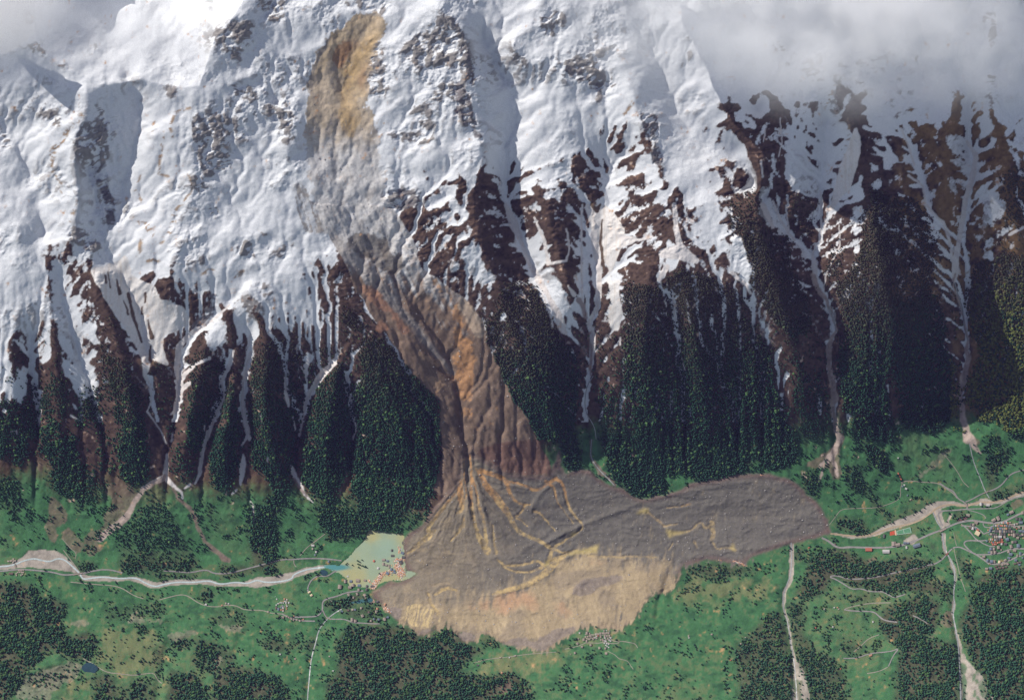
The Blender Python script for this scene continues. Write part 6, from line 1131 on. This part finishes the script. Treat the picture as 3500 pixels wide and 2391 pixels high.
def wreckage():
    V = []; Fc = []; Cc = []
    lines = [(cP((1350,610),(1290,625),(1200,640)), 10, 120), (cP((1200,640),(1185,690),(1150,730),(1100,770),(1090,820)), 9, 420), (cP((1420,540),(1470,590),(1490,640),(1440,650)), 16, 420), (cP((1380,460),(1440,440),(1500,440),(1440,500),(1400,540)), 9, 200), (cP((1440,260),(1460,300),(1440,350)), 6, 60), (cP((1070,980),(1085,1000),(1110,1020)), 5, 60), (cP((1240,1095),(1290,1125),(1330,1150)), 6, 70), (cP((1030,720),(1050,740)), 4, 30), (cP((1060,830),(1100,830),(1135,810)), 5, 70), (cM((1600,825),(1650,840),(1690,860)), 4, 70), (cM((1500,818),(1515,825)), 3, 15), (cM((1785,240),(1800,245)), 3, 20)]
    for pts, wd, n in lines:
        pts = np.array(pts); seg = np.hypot(*np.diff(pts, axis=0).T); t = np.concatenate([[0], np.cumsum(seg)])
        for _ in range(n):
            q = RNG.uniform(0, t[-1]); px = np.interp(q, t, pts[:, 0])+RNG.normal(0, wd/2.4); py = np.interp(q, t, pts[:, 1])+RNG.normal(0, wd/2.4)
            a = RNG.uniform(0, 3.14); l = RNG.uniform(.8, 3.4); w = RNG.uniform(.5, 1.6); h = RNG.uniform(.2, 1.2)
            zb = max(float(S_(px, py)), zl-.2 if px < 1420 and 1780 < py < 2020 else -99); x, y, z = XYZ(px, py, zb)
            c, s = math.cos(a), math.sin(a); o = len(V); tl = RNG.normal(0, .25)
            for dz in (0, h):
                for (i, j) in ((-1, -1), (1, -1), (1, 1), (-1, 1)): V.append((x+i*l*c-j*w*s, y+i*l*s+j*w*c, z+dz+.2+tl*i))
            Fc += [(o+4, o+5, o+6, o+7), (o, o+1, o+5, o+4), (o+1, o+2, o+6, o+5), (o+2, o+3, o+7, o+6), (o+3, o, o+4, o+7)]
            cc = [(.55, .24, .12), (.62, .60, .58), (.45, .30, .20), (.14, .16, .20), (.60, .36, .22)][RNG.choice(5, p=[.32, .2, .22, .1, .16])]
            Cc += [cc]*8
    me = mesh_np('floating_wreckage', np.array(V), np.array(Fc), noisy('wreckage', (.5, .3, .2), .8, .2, .9, 0, 'Ground'), False, np.array(Cc, np.float32))
    o = link('floating_wreckage', me); o['kind'] = 'stuff'; o['label'] = 'orange and pale broken timber rafts at the debris edge in the lake'; o['category'] = 'wreckage'
wreckage()
def rubble():
    n = 15000; x = RNG.uniform(1000, 2900, n); y = RNG.uniform(200, 2250, n)
    k = (gs(np.clip(deb_s+slide_m+slide_up, 0, 1)*(1-lake_m), x, y) > .8) & (RNG.random(n) < .75); x, y = x[k], y[k]; n = len(x)
    s = np.exp(RNG.normal(.4, .55, n)).clip(.7, 5.5); z = S_(x, y); X_, Y_, Z_ = XYZ(x, y, z)
    oc = np.array([(1, 0, 0), (0, 1, 0), (-1, 0, 0), (0, -1, 0), (0, 0, .9), (0, 0, -.5)]); f = [(0, 1, 4), (1, 2, 4), (2, 3, 4), (3, 0, 4), (1, 0, 5), (2, 1, 5), (3, 2, 5), (0, 3, 5)]
    V = np.stack([X_, Y_, Z_], -1)[:, None]+oc[None]*s[:, None, None]*RNG.uniform(.6, 1.3, (n, 6, 1)); Fq = (np.array(f)[None]+6*np.arange(n)[:, None, None]).reshape(-1, 3)
    o = link('boulders', mesh_np('boulders', V.reshape(-1, 3), Fq, noisy('boulder', (.30, .28, .27), .5, .3))); o['kind'] = 'stuff'; o['label'] = 'grey boulders strewn over the landslide debris'; o['category'] = 'boulders'
rubble()

# ------------------------------------------------------------------ clouds drifting over the crest
def cloud(px, py, z, a, b_, c, dens_, scale, label, seed, lo=.41, hi=.6):
    x, y, _ = XYZ(px, py, z)
    bm = bmesh.new(); bmesh.ops.create_icosphere(bm, subdivisions=4, radius=1)
    me = bpy.data.meshes.new('cloud'); bm.to_mesh(me); bm.free()
    o = link('cloud', me); o.location = (float(x), float(y), z); o.scale = (a*MPP, b_*MPP, c)
    m = bpy.data.materials.new('cloud_vapour'); m.use_nodes = True; nt = m.node_tree; nt.nodes.clear(); N = nt.nodes; L = nt.links
    tc = N.new('ShaderNodeTexCoord'); ln = N.new('ShaderNodeVectorMath'); ln.operation = 'LENGTH'; L.new(tc.outputs['Object'], ln.inputs[0])
    f = N.new('ShaderNodeMapRange'); f.interpolation_type = 'SMOOTHSTEP'; f.inputs[1].default_value = 1; f.inputs[2].default_value = .15; f.inputs[3].default_value = 0; f.inputs[4].default_value = 1; L.new(ln.outputs['Value'], f.inputs[0])
    mp = N.new('ShaderNodeMapping'); mp.inputs['Location'].default_value = (seed*3.1, seed*1.7, seed); mp.inputs['Scale'].default_value = (a/b_*.9, 1, .6); L.new(tc.outputs['Object'], mp.inputs[0])
    n = N.new('ShaderNodeTexNoise'); n.inputs['Scale'].default_value = scale; n.inputs['Detail'].default_value = 7; n.inputs['Roughness'].default_value = .62; L.new(mp.outputs[0], n.inputs['Vector'])
    r = N.new('ShaderNodeMapRange'); r.interpolation_type = 'SMOOTHSTEP'; r.inputs[1].default_value = lo; r.inputs[2].default_value = hi; r.inputs[3].default_value = .12; L.new(n.outputs[0], r.inputs[0])
    mu = N.new('ShaderNodeMath'); mu.operation = 'MULTIPLY'; L.new(f.outputs[0], mu.inputs[0]); L.new(r.outputs[0], mu.inputs[1])
    m2 = N.new('ShaderNodeMath'); m2.operation = 'MULTIPLY'; L.new(mu.outputs[0], m2.inputs[0]); m2.inputs[1].default_value = dens_
    pv = N.new('ShaderNodeVolumePrincipled'); pv.inputs['Color'].default_value = (.995, .995, 1, 1); pv.inputs['Anisotropy'].default_value = .2; L.new(m2.outputs[0], pv.inputs['Density'])
    out = N.new('ShaderNodeOutputMaterial'); L.new(pv.outputs[0], out.inputs['Volume'])
    me.materials.append(m); o['kind'] = 'stuff'; o['label'] = label; o['category'] = 'cloud'
    return o
cloud(2880, 30, 1800, 680, 420, 200, .012, 2.1, 'thick grey cloud bank hanging over the snow at upper right', 1)
cloud(3330, 130, 1760, 480, 300, 190, .004, 2.2, 'thin veil of cloud over the snow chute at far upper right', 2)
cloud(2330, 60, 1760, 520, 330, 190, .004, 2.2, 'faint cloud veil over the snowfield right of centre', 3)
cloud(430, 110, 1640, 420, 240, 170, .0022, 1.5, 'white mist filling the snow basin at upper left', 4)
cloud(-60, -40, 1660, 360, 290, 180, .022, 1.3, 'bright white cloud in the top left corner', 5, .22, .5)

# ------------------------------------------------------------------ the air itself: thin bluish haze between the ground and the satellite
def haze(d):
    bm = bmesh.new(); bmesh.ops.create_cube(bm, size=1); me = bpy.data.meshes.new('haze'); bm.to_mesh(me); bm.free()
    o = link('haze', me); z0 = float(ZZ.min())-6; z1 = H+200
    o.location = (0, 0, (z0+z1)/2); o.scale = (7200, 5600, z1-z0)
    m = bpy.data.materials.new('air'); m.use_nodes = True; nt = m.node_tree; nt.nodes.clear()
    pv = nt.nodes.new('ShaderNodeVolumePrincipled'); pv.inputs['Color'].default_value = (.42, .36, .95, 1); pv.inputs['Density'].default_value = d
    out = nt.nodes.new('ShaderNodeOutputMaterial'); nt.links.new(pv.outputs[0], out.inputs['Volume']); me.materials.append(m)
    o['kind'] = 'stuff'; o['label'] = 'thin bluish haze lying over the whole valley'; o['category'] = 'haze'
haze(1.25e-6)
